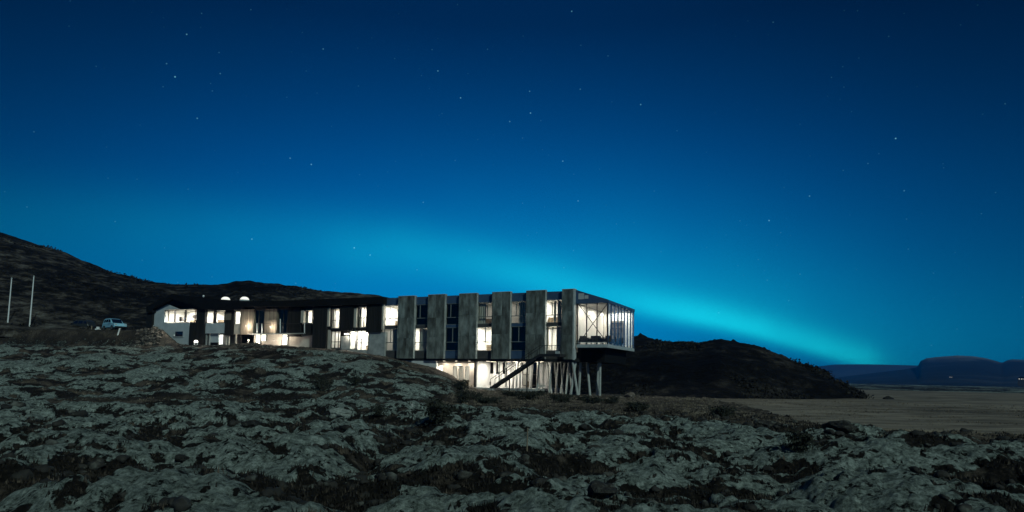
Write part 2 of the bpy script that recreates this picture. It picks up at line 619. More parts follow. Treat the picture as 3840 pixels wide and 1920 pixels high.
# ------------------------------------------------------------------ terrain heights
G_PTS = [(-400, 1228), (0, 1234), (300, 1238), (500, 1240), (575, 1232), (610, 1240), (670, 1294), (720, 1300), (900, 1298), (1000, 1298), (1200, 1310), (1300, 1320),
         (1440, 1342), (1500, 1356), (1634, 1385), (1700, 1414), (1745, 1448), (1800, 1462), (2000, 1470), (2150, 1490), (2300, 1496)]


def edge_r(az):
    rf = FA.dot(FN) / (np.sin(az) * FN.x + np.cos(az) * FN.y)
    return np.minimum(rf, 98.0 / np.cos(az))


_ga = np.array([AZ(p, q) for p, q in G_PTS])
_gz = []
for (p, q) in G_PTS:
    d = ray(p, q)
    a = math.atan2(d.x, d.y)
    _gz.append(CAM_Z + d.z / math.hypot(d.x, d.y) * float(edge_r(np.array(a))))
_gz = np.array(_gz)
_gz[-2:] = [0.12, 0.0]
_lowa = np.array([AZ(p) for p in (-400, 560, 760, 1000)])
A_L = AZ(1740)


def ground(x, y, rough=True):
    """height and cover (moss, grass, heath) at plan points"""
    az, r = np.arctan2(x, y), np.hypot(x, y)
    g = np.interp(az, _ga, _gz)
    re = edge_r(az)
    glow = np.where(az < AZ(1000), np.interp(az, _lowa, [5.0, 5.2, 5.3, _gz[9]]), g)
    r0 = np.interp(az, [AZ(0), AZ(900), AZ(1500), AZ(1740), AZ(2200)], [50, 48, 46, 52, 55])
    t = np.clip((r - r0) / np.maximum(re - 2.0 - r0, 1.0), 0, 1)
    z = glow * (1 - (1 - t) ** 1.25)
    z = z + (g - glow) * sstep(re - 6.5, re - 0.5, r)
    # lava hummocks: rounded mounds with sharp creases between them
    lava_end = np.interp(az, [AZ(0), AZ(1200), AZ(1600), AZ(1900), AZ(2400), AZ(2900), AZ(3840)], [44, 44, 41, 38, 36, 31, 28.5])
    wx, wy = x + 0.7 * perlin(x / 3.1, y / 3.1), y + 0.7 * perlin(x / 3.1 + 40, y / 3.1)
    n1 = np.abs(perlin(wx / 4.3 + 3.7, wy / 3.6))
    n2 = np.abs(perlin(wx / 1.7 + 9.1, wy / 1.5))
    n3 = np.abs(perlin(x / 0.85 + 1.1, y / 0.8))
    n4 = np.abs(perlin(x / 0.42 + 5.5, y / 0.40)) + 0.5 * np.abs(perlin(x / 0.19, y / 0.18 + 3.3))
    pit = sstep(0.20, 0.42, perlin(wx / 1.25 + 21, wy / 0.95) + 0.35 * perlin(x / 0.4, y / 0.35))
    big = fbm(x / 11.0, y / 9.0, 2)
    near = 1 - sstep(lava_end - 2.5, lava_end + 3.0, r + 2.0 * perlin(x / 2.5, y / 2.5))
    strip = np.interp(az, [AZ(1100), AZ(1300), AZ(1600)], [2.5, 5.0, 7.0])
    hill = sstep(r0 - 2, r0 + 3, r + 2.0 * perlin(x / 3.5 + 9, y / 2.5)) * (1 - sstep(re - strip - 3, re - strip, r + 1.2 * perlin(x / 1.5, y / 1.5))) * (1 - sstep(AZ(1640), AZ(1790), az))
    hump = 1.05 * np.tanh(n1 * 1.7) + 0.40 * n2 + 0.22 * n3 + 0.15 * n4 - 0.15 * pit
    mid = 0.22 * n3 + 0.12 * n4 + 0.10 * big
    a_hill = 0.75
    z = z + near * (hump + 0.30 * big - 0.22) + hill * a_hill * (hump + 0.5 * big - 0.3) + (1 - np.clip(near + hill, 0, 1)) * mid
    z = z - 0.12 * near
    # cover
    crest = 1.15 * n1 + 0.75 * n2 + 0.30 * n3 + 0.12 * n4
    patch = fbm(x / 4.0 + 50, y / 3.2, 6, 0.68)
    m = sstep(0.25, 0.42, crest + 0.85 * patch + 0.15 * big - 0.5 * pit)
    fleck = fbm(x / 0.9, y / 0.7, 4, 0.75)
    m = m * (1 - 0.7 * sstep(0.34, 0.52, fleck))
    hillm = sstep(0.26, 0.50, crest + 0.9 * patch + 0.45 * big - 0.4 * pit)
    moss = near * (0.0 + 0.78 * m) + hill * (0.02 + 0.72 * hillm) * (1 - 0.45 * sstep(re - 18, re - 5, r))  # slope cover thins towards the hotel front
    far = sstep(190, 215, r)
    moss = moss * (1 - far) + far * 0.75 * sstep(-0.1, 0.15, fbm(x / 22.0, y / 30.0, 3))
    grass = (1 - near) * (1 - hill) * (0.30 + 0.62 * sstep(-0.12, 0.28, fbm(x / 1.7, y / 1.2, 4, 0.65)))
    grass = np.maximum(grass, hill * (0.55 + 0.4 * sstep(re - 18, re - 5, r)) * sstep(0.0, 0.25, fbm(x / 2.2 + 7, y / 1.6, 3)) * (1 - hillm))  # brown tone gets stronger towards the hotel front
    grass = np.maximum(grass, near * 0.45 * sstep(0.2, 0.4, fbm(x / 0.8 + 7, y / 0.6, 3)) * (1 - m))
    grass = grass * (1 - far)
    emb = sstep(re - 9, re - 5, r) * (1 - sstep(AZ(540), AZ(620), az))
    grass = grass * (1 - 0.55 * emb)
    # keep clear of the pasture sheet and the undercroft
    pe = np.interp(r, [33, 40, 52, 72, 100, 212], [AZ(3060), AZ(2930), AZ(2800), AZ(2640), AZ(2640), AZ(2640)])
    past = sstep(pe + 0.004, pe + 0.03, az) * sstep(33, 36, r) * (1 - sstep(206, 214, r))
    z = z - 0.22 * past
    und = sstep(re - 1.5, re + 1.0, r) * (1 - sstep(re + 14, re + 16, r)) * sstep(AZ(1760), AZ(1800), az) * (1 - sstep(AZ(2130), AZ(2180), az))
    z = z * (1 - und) + und * 0.05
    return z, moss, grass


def gz(x, y):
    return float(ground(np.array([x], float), np.array([y], float))[0][0])


def hit_ground(px, py, rmax=140):
    """where a line of sight meets the ground"""
    d = ray(px, py)
    d = d / math.hypot(d.x, d.y)
    rr = np.linspace(5, rmax, 4000)
    zz = ground(d.x * rr, d.y * rr)[0]
    k = np.argmax(zz >= CAM_Z + d.z * rr)
    k = k if k > 0 else len(rr) - 1
    return Vector((d.x * rr[k], d.y * rr[k], zz[k]))


az_cols = np.concatenate([np.radians(np.linspace(-64, -42, 60, endpoint=False)), np.radians(np.linspace(-42, 42, 980)), np.radians(np.linspace(42, 64, 61))[1:]])
r_rows = np.concatenate([np.geomspace(3.0, 150.0, 780), np.geomspace(150.0, 6500.0, 90)[1:]])
RR, AA = np.meshgrid(r_rows, az_cols, indexing='ij')
GX, GY = RR * np.sin(AA), RR * np.cos(AA)
GZ, GM, GG = ground(GX.ravel(), GY.ravel())
V = np.stack([GX.ravel(), GY.ravel(), GZ], axis=1)
mg = mat('lava_ground', (0.1, 0.1, 0.1), 0.95, 0, 0.15)
b_ = mg.node_tree.nodes['Principled BSDF']
at = N(mg, 'ShaderNodeAttribute', attribute_name='cover')
sp = N(mg, 'ShaderNodeSeparateColor')
L(mg, at.outputs['Color'], sp.inputs[0])
tcg = N(mg, 'ShaderNodeTexCoord')
nA = N(mg, 'ShaderNodeTexNoise', Scale=5.5, Detail=9.0, Roughness=0.82)
nB = N(mg, 'ShaderNodeTexNoise', Scale=9.0, Detail=6.0, Roughness=0.7)
L(mg, tcg.outputs['Object'], nA.inputs['Vector'])
L(mg, tcg.outputs['Object'], nB.inputs['Vector'])
heath = ramp(mg, nB.outputs['Fac'], [(0.38, (0.006, 0.0055, 0.005)), (0.54, (0.014, 0.012, 0.010)), (0.62, (0.045, 0.035, 0.027)), (0.72, (0.12, 0.094, 0.072))])
mossc = ramp(mg, nA.outputs['Fac'], [(0.36, (0.03, 0.038, 0.033)), (0.46, (0.14, 0.168, 0.150)), (0.54, (0.27, 0.315, 0.285)), (0.64, (0.46, 0.52, 0.475))])
grassc = ramp(mg, nA.outputs['Fac'], [(0.38, (0.02, 0.016, 0.012)), (0.5, (0.13, 0.105, 0.082)), (0.66, (0.30, 0.25, 0.195))])
mx1 = N(mg, 'ShaderNodeMix', data_type='RGBA')
L(mg, sp.outputs[1], mx1.inputs['Factor'])
L(mg, heath, mx1.inputs['A'])
L(mg, grassc, mx1.inputs['B'])
nC = N(mg, 'ShaderNodeTexNoise', Scale=1.9, Detail=9.0, Roughness=0.78)
L(mg, tcg.outputs['Object'], nC.inputs['Vector'])
edge = N(mg, 'ShaderNodeMath', operation='MULTIPLY_ADD')
L(mg, nC.outputs['Fac'], edge.inputs[0])
edge.inputs[1].default_value = 2.0
edge.inputs[2].default_value = -1.0
edg2 = N(mg, 'ShaderNodeMath', operation='MULTIPLY_ADD')
L(mg, nB.outputs['Fac'], edg2.inputs[0])
edg2.inputs[1].default_value = 1.9
edg2.inputs[2].default_value = -0.95
esum = N(mg, 'ShaderNodeMath', operation='ADD')
L(mg, edge.outputs[0], esum.inputs[0])
L(mg, edg2.outputs[0], esum.inputs[1])
eadd = N(mg, 'ShaderNodeMath', operation='ADD')
L(mg, sp.outputs[0], eadd.inputs[0])
L(mg, esum.outputs[0], eadd.inputs[1])
emr = N(mg, 'ShaderNodeMapRange', interpolation_type='SMOOTHSTEP')
emr.inputs['From Min'].default_value = 0.43
emr.inputs['From Max'].default_value = 0.61
L(mg, eadd.outputs[0], emr.inputs['Value'])
mx2 = N(mg, 'ShaderNodeMix', data_type='RGBA')
L(mg, emr.outputs[0], mx2.inputs['Factor'])
L(mg, mx1.outputs['Result'], mx2.inputs['A'])
L(mg, mossc, mx2.inputs['B'])
L(mg, mx2.outputs['Result'], b_.inputs['Base Color'])
bpg = N(mg, 'ShaderNodeBump', Strength=1.0, Distance=0.12)
hadd = N(mg, 'ShaderNodeMath', operation='ADD')
L(mg, nA.outputs['Fac'], hadd.inputs[0])
L(mg, emr.outputs[0], hadd.inputs[1])
L(mg, hadd.outputs[0], bpg.inputs['Height'])
L(mg, bpg.outputs[0], b_.inputs['Normal'])
go = mesh_np('ground', V, grid_quads(len(r_rows), len(az_cols)), mg)
ca = go.data.color_attributes.new('cover', 'FLOAT_COLOR', 'POINT')
cc = np.zeros((len(V), 4), np.float32)
cc[:, 0], cc[:, 1], cc[:, 3] = GM, GG, 1
ca.data.foreach_set('color', cc.ravel())
prop(go, kind='structure', label='mossy lava ground with dark heather hollows and brown grass')

# ------------------------------------------------------------------ pasture: flat mown field on the right
rows = np.geomspace(33.0, 212.0, 150)
u = np.linspace(0, 1, 120)
a0 = np.interp(rows, [33, 40, 52, 72, 100, 212], [AZ(3060), AZ(2930), AZ(2800), AZ(2640), AZ(2640), AZ(2640)])
a1 = math.radians(60)
PA = a0[:, None] + (a1 - a0[:, None]) * u[None, :] ** 1.2
PAST_R, PAST_A = rows.copy(), a0.copy()
PX, PY = rows[:, None] * np.sin(PA), rows[:, None] * np.cos(PA)
PZ = 0.02 + 0.05 * fbm(PX / 9.0, PY / 9.0, 3) + 0.015 * perlin(PX / 0.8, PY / 0.8)
PZ += 0.05
PZ[:, 0] -= 0.5
PZ[0, :] -= 0.5
mp_ = noisy('pasture', [(0.36, (0.09, 0.073, 0.054)), (0.5, (0.185, 0.152, 0.115)), (0.64, (0.28, 0.235, 0.18))], scale=0.6, detail=9, bump=0.5, stretch=(0.35, 1.0, 1.0), spec=0.1, macro=0.55, mscale=0.12)
prop(mesh_np('pasture', np.stack([PX.ravel(), PY.ravel(), PZ.ravel()], 1), grid_quads(150, 120), mp_), kind='structure', label='flat brown pasture beyond the lava on the right')

# ------------------------------------------------------------------ hills
mh = noisy('hill_heath', [(0.40, (0.004, 0.0037, 0.0032)), (0.50, (0.013, 0.0115, 0.0095)), (0.57, (0.046, 0.040, 0.033)), (0.65, (0.095, 0.086, 0.073)), (0.76, (0.16, 0.16, 0.145))],
           scale=0.42, detail=11, bump=1.0, dist=0.4, stretch=(1, 0.9, 1.2), spec=0.1, nrough=0.74, macro=0.8)
mh2 = noisy('brush_heath', [(0.43, (0.003, 0.0028, 0.0025)), (0.53, (0.008, 0.007, 0.006)), (0.61, (0.024, 0.021, 0.018)), (0.70, (0.055, 0.049, 0.042)), (0.80, (0.10, 0.095, 0.08))],
            scale=0.5, detail=11, bump=1.0, dist=0.4, stretch=(1, 0.9, 1.1), spec=0.1, nrough=0.76, macro=0.7, mscale=0.14)
SCRUB = []


def hill(name, label, sky, ridge, base, zbase, na, nr, amp, back, seed, scrub=3000, lump=0.0, m=None):
    sa = np.array([azel(p, q)[0] for p, q in sky])
    az = np.linspace(sa[0], sa[-1], na)
    tanel = np.interp(az, sa, [ray(p, q).z / math.hypot(ray(p, q).x, ray(p, q).y) for p, q in sky])
    lumps = lump * (np.maximum(perlin(az * 95.0 + seed, az * 0 + 0.3), 0.04) + 0.2 * np.maximum(perlin(az * 230.0 + seed, az * 0 + 4.3), 0))
    rr = np.interp(az, [AZ(p) for p, _ in ridge], [v for _, v in ridge])
    rb = np.interp(az, [AZ(p) for p, _ in base], [v for _, v in base])
    zr = CAM_Z + tanel * rr
    zb = np.interp(az, [AZ(p) for p, _ in zbase], [v for _, v in zbase])
    def soft(a, w=31):
        k_ = np.hanning(w + 2)[1:-1]
        return np.convolve(np.pad(a, w // 2, mode='edge'), k_ / k_.sum(), mode='valid')
    rr, rb, zb = soft(rr), soft(rb), soft(zb)
    zr = CAM_Z + tanel * rr
    zb = np.minimum(zb, zr - 0.2)
    T = np.concatenate([np.linspace(0, 1, nr), np.linspace(1, 1.6, nr // 5)[1:]])
    R_ = rb[None, :] + (rr - rb)[None, :] * T[:, None]
    X_, Y_ = R_ * np.sin(az)[None, :], R_ * np.cos(az)[None, :]
    t = np.clip(T, 0, 1)[:, None]
    prof = np.sin(t * math.pi / 2) ** 1.15
    Zm = zb[None, :] + (zr - zb)[None, :] * prof
    Zm = Zm - np.maximum(T[:, None] - 1, 0) ** 1.3 * back
    taper = np.clip(t * 6, 0, 1) * np.interp(az, [sa[0], sa[0] + .01, sa[-1] - .03, sa[-1]], [1, 1, 1, .1])[None, :]
    nz = np.abs(perlin(X_ / 13 + seed, Y_ / 13)) * 1.6 + np.abs(perlin(X_ / 5.5 + seed, Y_ / 5.5)) * 0.75 + np.abs(perlin(X_ / 2.2, Y_ / 2.2 + seed)) * 0.3 - 0.75
    Zm = Zm + nz * amp * taper * (1 - 0.2 * t)
    Zm = Zm + (lumps * rr)[None, :] * np.exp(-((T[:, None] - 1.0) / 0.05) ** 2)
    Zm[0, :] -= 1.0
    # scrub clumps rooted on the slope
    rg = np.random.default_rng(int(seed * 10))
    ii, jj = rg.integers(2, int(nr * 0.93), scrub), rg.integers(0, na, scrub)
    cl_ = fbm(X_[ii, jj] / 14.0, Y_[ii, jj] / 20.0, 3) > 0.02
    ii, jj = ii[cl_], jj[cl_]
    SCRUB.append(np.stack([X_[ii, jj], Y_[ii, jj], Zm[ii, jj]], 1))
    o = mesh_np(name, np.stack([X_.ravel(), Y_.ravel(), Zm.ravel()], 1), grid_quads(len(T), na), m or mh)
    return prop(o, kind='structure', label=label)


hill('hill', 'dark heath-covered hill rising behind the hotel on the left',
     [(-700, 800), (-300, 830), (0, 902), (120, 937), (250, 978), (400, 1032), (530, 1066), (640, 1074), (780, 1076), (850, 1070), (885, 1060), (935, 1061), (960, 1068), (1100, 1086), (1200, 1098),
      (1280, 1104), (1350, 1113), (1600, 1140), (2000, 1205), (2200, 1240), (2420, 1290)],
     [(-700, 280), (0, 250), (560, 200), (900, 185), (1400, 175), (2420, 150)],
     [(-700, 118), (0, 118), (560, 116), (1000, 112), (1400, 102), (1800, 98), (2420, 100)],
     [(-700, 7.2), (0, 7.3), (560, 7.3), (700, 5.3), (1440, 4.0), (1750, 0.5), (2420, 0.0)], 620, 170, 1.0, 30, 3.3, lump=0.0022)
hill('hillock', 'low dark brushy hill behind the stilts, sloping down to the pasture',
     [(2050, 1230), (2200, 1240), (2380, 1264), (2440, 1270), (2480, 1277), (2550, 1280), (2610, 1284), (2660, 1277), (2705, 1271), (2745, 1281), (2850, 1300), (2950, 1338), (3000, 1360), (3060, 1380), (3110, 1402),
      (3150, 1432), (3200, 1462), (3240, 1484)],
     [(2050, 125), (2700, 116), (3000, 110), (3240, 96)],
     [(2050, 92), (2300, 82), (2500, 77), (2700, 75), (3000, 82), (3200, 90), (3240, 92)],
     [(2050, 0), (3240, 0)], 520, 190, 0.75, 14, 8.8, lump=0.013, m=mh2)


C_ = np.concatenate(SCRUB)
nC, nL = len(C_), 10
rC = np.hypot(C_[:, 0], C_[:, 1])[:, None, None]
wC = RNG.uniform(0.15, 0.5, (nC, 1, 1)) ** 1.3 * 1.0 * (0.6 + rC / 250.0)
cl = C_[:, None, :] + RNG.normal(0, 1, (nC, nL, 3)) * wC * np.array([1.1, 1.1, 0.26]) + wC * np.array([0, 0, 0.22])
e1, e2 = RNG.normal(0, 1, (nC, nL, 3)), RNG.normal(0, 1, (nC, nL, 3))
e1 /= np.linalg.norm(e1, axis=2, keepdims=True)
e2 /= np.linalg.norm(e2, axis=2, keepdims=True)
Vs = np.stack([cl - e1 * wC * 0.55, cl - e2 * wC * 0.4, cl + e1 * wC * 0.55, cl + e2 * wC * 0.4], 2).reshape(-1, 3)
prop(mesh_np('hill_scrub', Vs, np.arange(len(Vs)).reshape(-1, 4), M['hill_scrub'], False), label='low dark scrub covering the hills behind the hotel', cat='scrub', kind='stuff')


def mountain(name, label, sky, R0, R1, m, seed, na=300, nr=40):
    sa = np.array([azel(p, q)[0] for p, q in sky])
    az = np.linspace(sa[0], sa[-1], na)
    te = np.interp(az, sa, [ray(p, q).z / math.hypot(ray(p, q).x, ray(p, q).y) for p, q in sky])
    zr = CAM_Z + te * R1
    T = np.concatenate([np.linspace(0, 1, nr), np.linspace(1, 1.3, 6)[1:]])
    Rr = R0 + (R1 - R0) * T[:, None] + 0 * az[None, :]
    X_, Y_ = Rr * np.sin(az)[None, :], Rr * np.cos(az)[None, :]
    t = np.clip(T, 0, 1)[:, None]
    Zm = -4 + (zr[None, :] + 4) * t ** 2.0 - np.maximum(T[:, None] - 1, 0) * zr[None, :] * 3
    Zm = Zm + fbm(X_ / 220 + seed, Y_ / 220, 5) * 14 * t * (1 - t)
    o = mesh_np(name, np.stack([X_.ravel(), Y_.ravel(), Zm.ravel()], 1), grid_quads(len(T), na), m)
    return prop(o, kind='structure', label=label)


mountain('mountain', 'dark blue flat-topped mountain on the right horizon',
         [(2700, 1436), (3080, 1424), (3200, 1408), (3300, 1396), (3400, 1384), (3440, 1377), (3452, 1354), (3475, 1343), (3520, 1338), (3590, 1333), (3650, 1336), (3700, 1344), (3740, 1355), (3758, 1361), (3775, 1352),
          (3795, 1347), (3840, 1349), (4000, 1340), (4300, 1352), (4700, 1330), (5200, 1370)], 700, 2700, M['mountain'], 2.0)
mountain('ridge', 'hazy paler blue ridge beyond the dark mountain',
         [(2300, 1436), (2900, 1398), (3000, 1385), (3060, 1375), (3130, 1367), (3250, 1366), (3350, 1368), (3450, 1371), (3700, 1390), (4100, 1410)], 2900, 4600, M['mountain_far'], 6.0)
print('terrain done', len(V))

# ------------------------------------------------------------------ building helpers (local frame: x along the front, y inward, z up)
LIGHTS = []


def lamp(name, parent, loc, energy, size=0.0, color=(1.0, 0.86, 0.68), kind='POINT', rot=(0, 0, 0), spot=None):
    l = bpy.data.lights.new(name, kind)
    l.energy = energy
    l.color = color
    if kind == 'AREA':
        l.shape = 'RECTANGLE'
        l.size, l.size_y = size
    elif kind == 'POINT':
        l.shadow_soft_size = size
    elif kind == 'SPOT':
        l.shadow_soft_size = size
        l.spot_size = spot
        l.spot_blend = 0.8
    o = bpy.data.objects.new(name, l)
    COL.objects.link(o)
    o.parent = parent
    o.location = loc
    o.rotation_euler = rot
    return o


def box(name, parent, m, s0, s1, o0, o1, z0, z1):
    return MB().box(min(s0, s1), max(s0, s1), min(o0, o1), max(o0, o1), min(z0, z1), max(z0, z1)).build(name, m, parent)


def pxbox(name, parent, m, x0, x1, y0, y1, o0, o1, ref=None):
    """box from photograph extents measured in the plane of its front face"""
    ref = o0 if ref is None else ref
    ym, xm = (y0 + y1) / 2, (x0 + x1) / 2
    return box(name, parent, m, S(x0, ym, ref), S(x1, ym, ref), o0, o1, Z(xm, y0, ref), Z(xm, y1, ref))


def room(parent, s0, s1, z0, z1, o0, depth, energy, m=None, color=(1.0, 0.95, 0.87)):
    """open-fronted room behind a window: five thick sides as one shell, with a ceiling light"""
    w = 0.05
    b = MB()
    b.box(s0 - w, s1 + w, o0 + depth, o0 + depth + w, z0 - w, z1 + w)
    b.box(s0 - w, s0, o0, o0 + depth, z0 - w, z1 + w)
    b.box(s1, s1 + w, o0, o0 + depth, z0 - w, z1 + w)
    b.box(s0, s1, o0, o0 + depth, z0 - w, z0)
    b.box(s0, s1, o0, o0 + depth, z1, z1 + w)
    o = b.build('room', m or M['room'], parent)
    if energy:
        wd_, hg_ = s1 - s0, z1 - z0
        a_ = random.uniform(0.1, 0.55)
        box('picture', o, M['wood'] if random.random() < 0.5 else M['furniture'], s0 + wd_ * a_, s0 + wd_ * (a_ + 0.28), o0 + depth - 0.05, o0 + depth - 0.004, z0 + hg_ * 0.48, z0 + hg_ * 0.74)
        a_ = random.uniform(0.0, 0.5)
        box('desk', o, M['wood'], s0 + wd_ * a_ + 0.02, s0 + wd_ * (a_ + 0.42), o0 + depth * 0.55, o0 + depth * 0.8, z0 + 0.004, z0 + min(0.72, hg_ * 0.35))
        energy *= 3.0
        lamp('ceiling_light', o, ((s0 + s1) / 2, o0 + depth * 0.5, z1 - 0.06), energy, (min(1.4, (s1 - s0) * 0.7), depth * 0.6), color, 'AREA')
    return o


def window(parent, x0, x1, y0, y1, off, mull=(), trans=(), fw=0.06, m=None, g=None, name='window', gdepth=0.05):
    """frame with mullions and transoms (photo x and y lists) and a pane in each opening"""
    ym, xm = (y0 + y1) / 2, (x0 + x1) / 2
    s0, s1, zt, zb = S(x0, ym, off), S(x1, ym, off), Z(xm, y0, off), Z(xm, y1, off)
    ss = [s0] + [S(x, ym, off) for x in mull] + [s1]
    zz = [zb] + sorted(Z(xm, y, off) for y in trans) + [zt]
    b = MB()
    h = fw / 2
    b.box(s0, s0 + fw, off, off + 0.12, zb, zt)
    b.box(s1 - fw, s1, off, off + 0.12, zb, zt)
    b.box(s0 + fw, s1 - fw, off, off + 0.12, zb, zb + fw)
    b.box(s0 + fw, s1 - fw, off, off + 0.12, zt - fw, zt)
    for s in ss[1:-1]:
        b.box(s - h, s + h, off + 0.004, off + 0.116, zb + fw, zt - fw)
    for k in range(len(ss) - 1):
        for z in zz[1:-1]:
            b.box(ss[k] + (fw if k == 0 else h), ss[k + 1] - (fw if k == len(ss) - 2 else h), off + 0.008, off + 0.112, z - h, z + h)
    w = b.build(name, m or M['frame'], parent)
    for k in range(len(ss) - 1):
        for j in range(len(zz) - 1):
            MB().box(ss[k] + 0.01, ss[k + 1] - 0.01, off + gdepth, off + gdepth + 0.012, zz[j] + 0.01, zz[j + 1] - 0.01).build('pane', g or M['glass'], w)
    return w


def curtain(win, s0, s1, z0, z1, off, folds=None):
    """hanging pleated cloth"""
    n = max(6, int((s1 - s0) / 0.05))
    v, f = [], []
    for k in range(n + 1):
        s = s0 + (s1 - s0) * k / n
        y = off + 0.05 * math.sin(k * 1.25) + 0.015 * math.sin(k * 0.7)
        v += [(s, y, z0), (s, y + 0.012, z0), (s, y, z1), (s, y + 0.012, z1)]
    for k in range(n):
        a, b = 4 * k, 4 * k + 4
        f += [(a, b, b + 2, a + 2), (b + 1, a + 1, a + 3, b + 3), (a, a + 1, b + 1, b), (a + 2, b + 2, b + 3, a + 3)]
    me = bpy.data.meshes.new('curtain')
    me.from_pydata(v, [], f)
    me.update()
    return link('curtain', me, M['curtain'], win)


def boards(parent, m, s0, s1, z0, z1, o0, depth, width=0.24, gap=0.02, name='cladding'):
    """a backing wall with upright boards, each its own piece, slightly uneven"""
    w = box(name, parent, m, s0, s1, o0 + 0.03, o0 + depth, z0, z1)
    n = max(1, round((s1 - s0) / width))
    p = (s1 - s0) / n
    for k in range(n):
        d = random.uniform(0, 0.012)
        box('board', w, m, s0 + k * p + gap / 2, s0 + (k + 1) * p - gap / 2, o0 + d, o0 + 0.026, z0 + 0.004, z1 - 0.004)
    return w


# ------------------------------------------------------------------ the concrete hotel block on stilts
HB = empty('hotel_block', (FA.x, FA.y, 0), F_ROT, label='two-storey concrete-clad hotel block on slanted stilts with glass lounge at its end', cat='hotel')
SL = -0.36                                      # slab fronts stand proud of the windows
SLABS = [(1490, 1551, 1111), (1602, 1665, 1104), (1719, 1785, 1101), (1843, 1911, 1095), (1971, 2043, 1089), (2106, 2147, 1084)]
ZB = sum(Z((a + b) / 2, 1346, SL) for a, b, _ in SLABS) / len(SLABS)
ZTOPS = [Z((a + b) / 2, t, SL) for a, b, t in SLABS]
print('slab bottom', ZB, 'tops', ZTOPS)
ZT = sum(ZTOPS) / len(ZTOPS)
DEPTH = 9.0
s_left, s_end = S(1436), S(2279)
s_f = S(2163)
for k, (x0, x1, yt) in enumerate(SLABS):
    s0, s1 = S(x0, 1230, SL), S(x1, 1230, SL)
    zt = ZT + 0.5 * (ZTOPS[k] - ZT)
    slab = box('wall_slab', HB, M['concrete_clad'], s0 + 0.02, s1 - 0.02, SL + 0.02, 0.15, ZB + 0.02, zt - 0.02)
    ncol = 2 if k < 5 else 1
    jz = [ZB] + [ZB + (zt - ZB) * (q + random.uniform(-.05, .05)) for q in (0.34, 0.68)] + [zt]
    sm = [s0, s0 + (s1 - s0) * random.uniform(0.48, 0.62), s1] if ncol == 2 else [s0, s1]
    for i in range(ncol):
        for j in range(3):
            d = random.uniform(0, 0.012)
            box('panel', slab, M['concrete_clad'], sm[i] + (0.012 if i else 0.0), sm[i + 1] - (0.0 if i == ncol - 1 else 0.012), SL - d, SL + 0.018, jz[j] + 0.009, jz[j + 1] - 0.009)
    box('moonlit_edge', slab, M['concrete'], s1 - 0.017, s1 + 0.012, SL + 0.03, 0.14, ZB + 0.03, zt - 0.03)  # paler strip added so the moonlit slab return looks brighter
    box('coping', slab, M['steel_light'], s0 - 0.01, s1 + 0.02, SL - 0.03, 0.18, zt - 0.018, zt + 0.03)

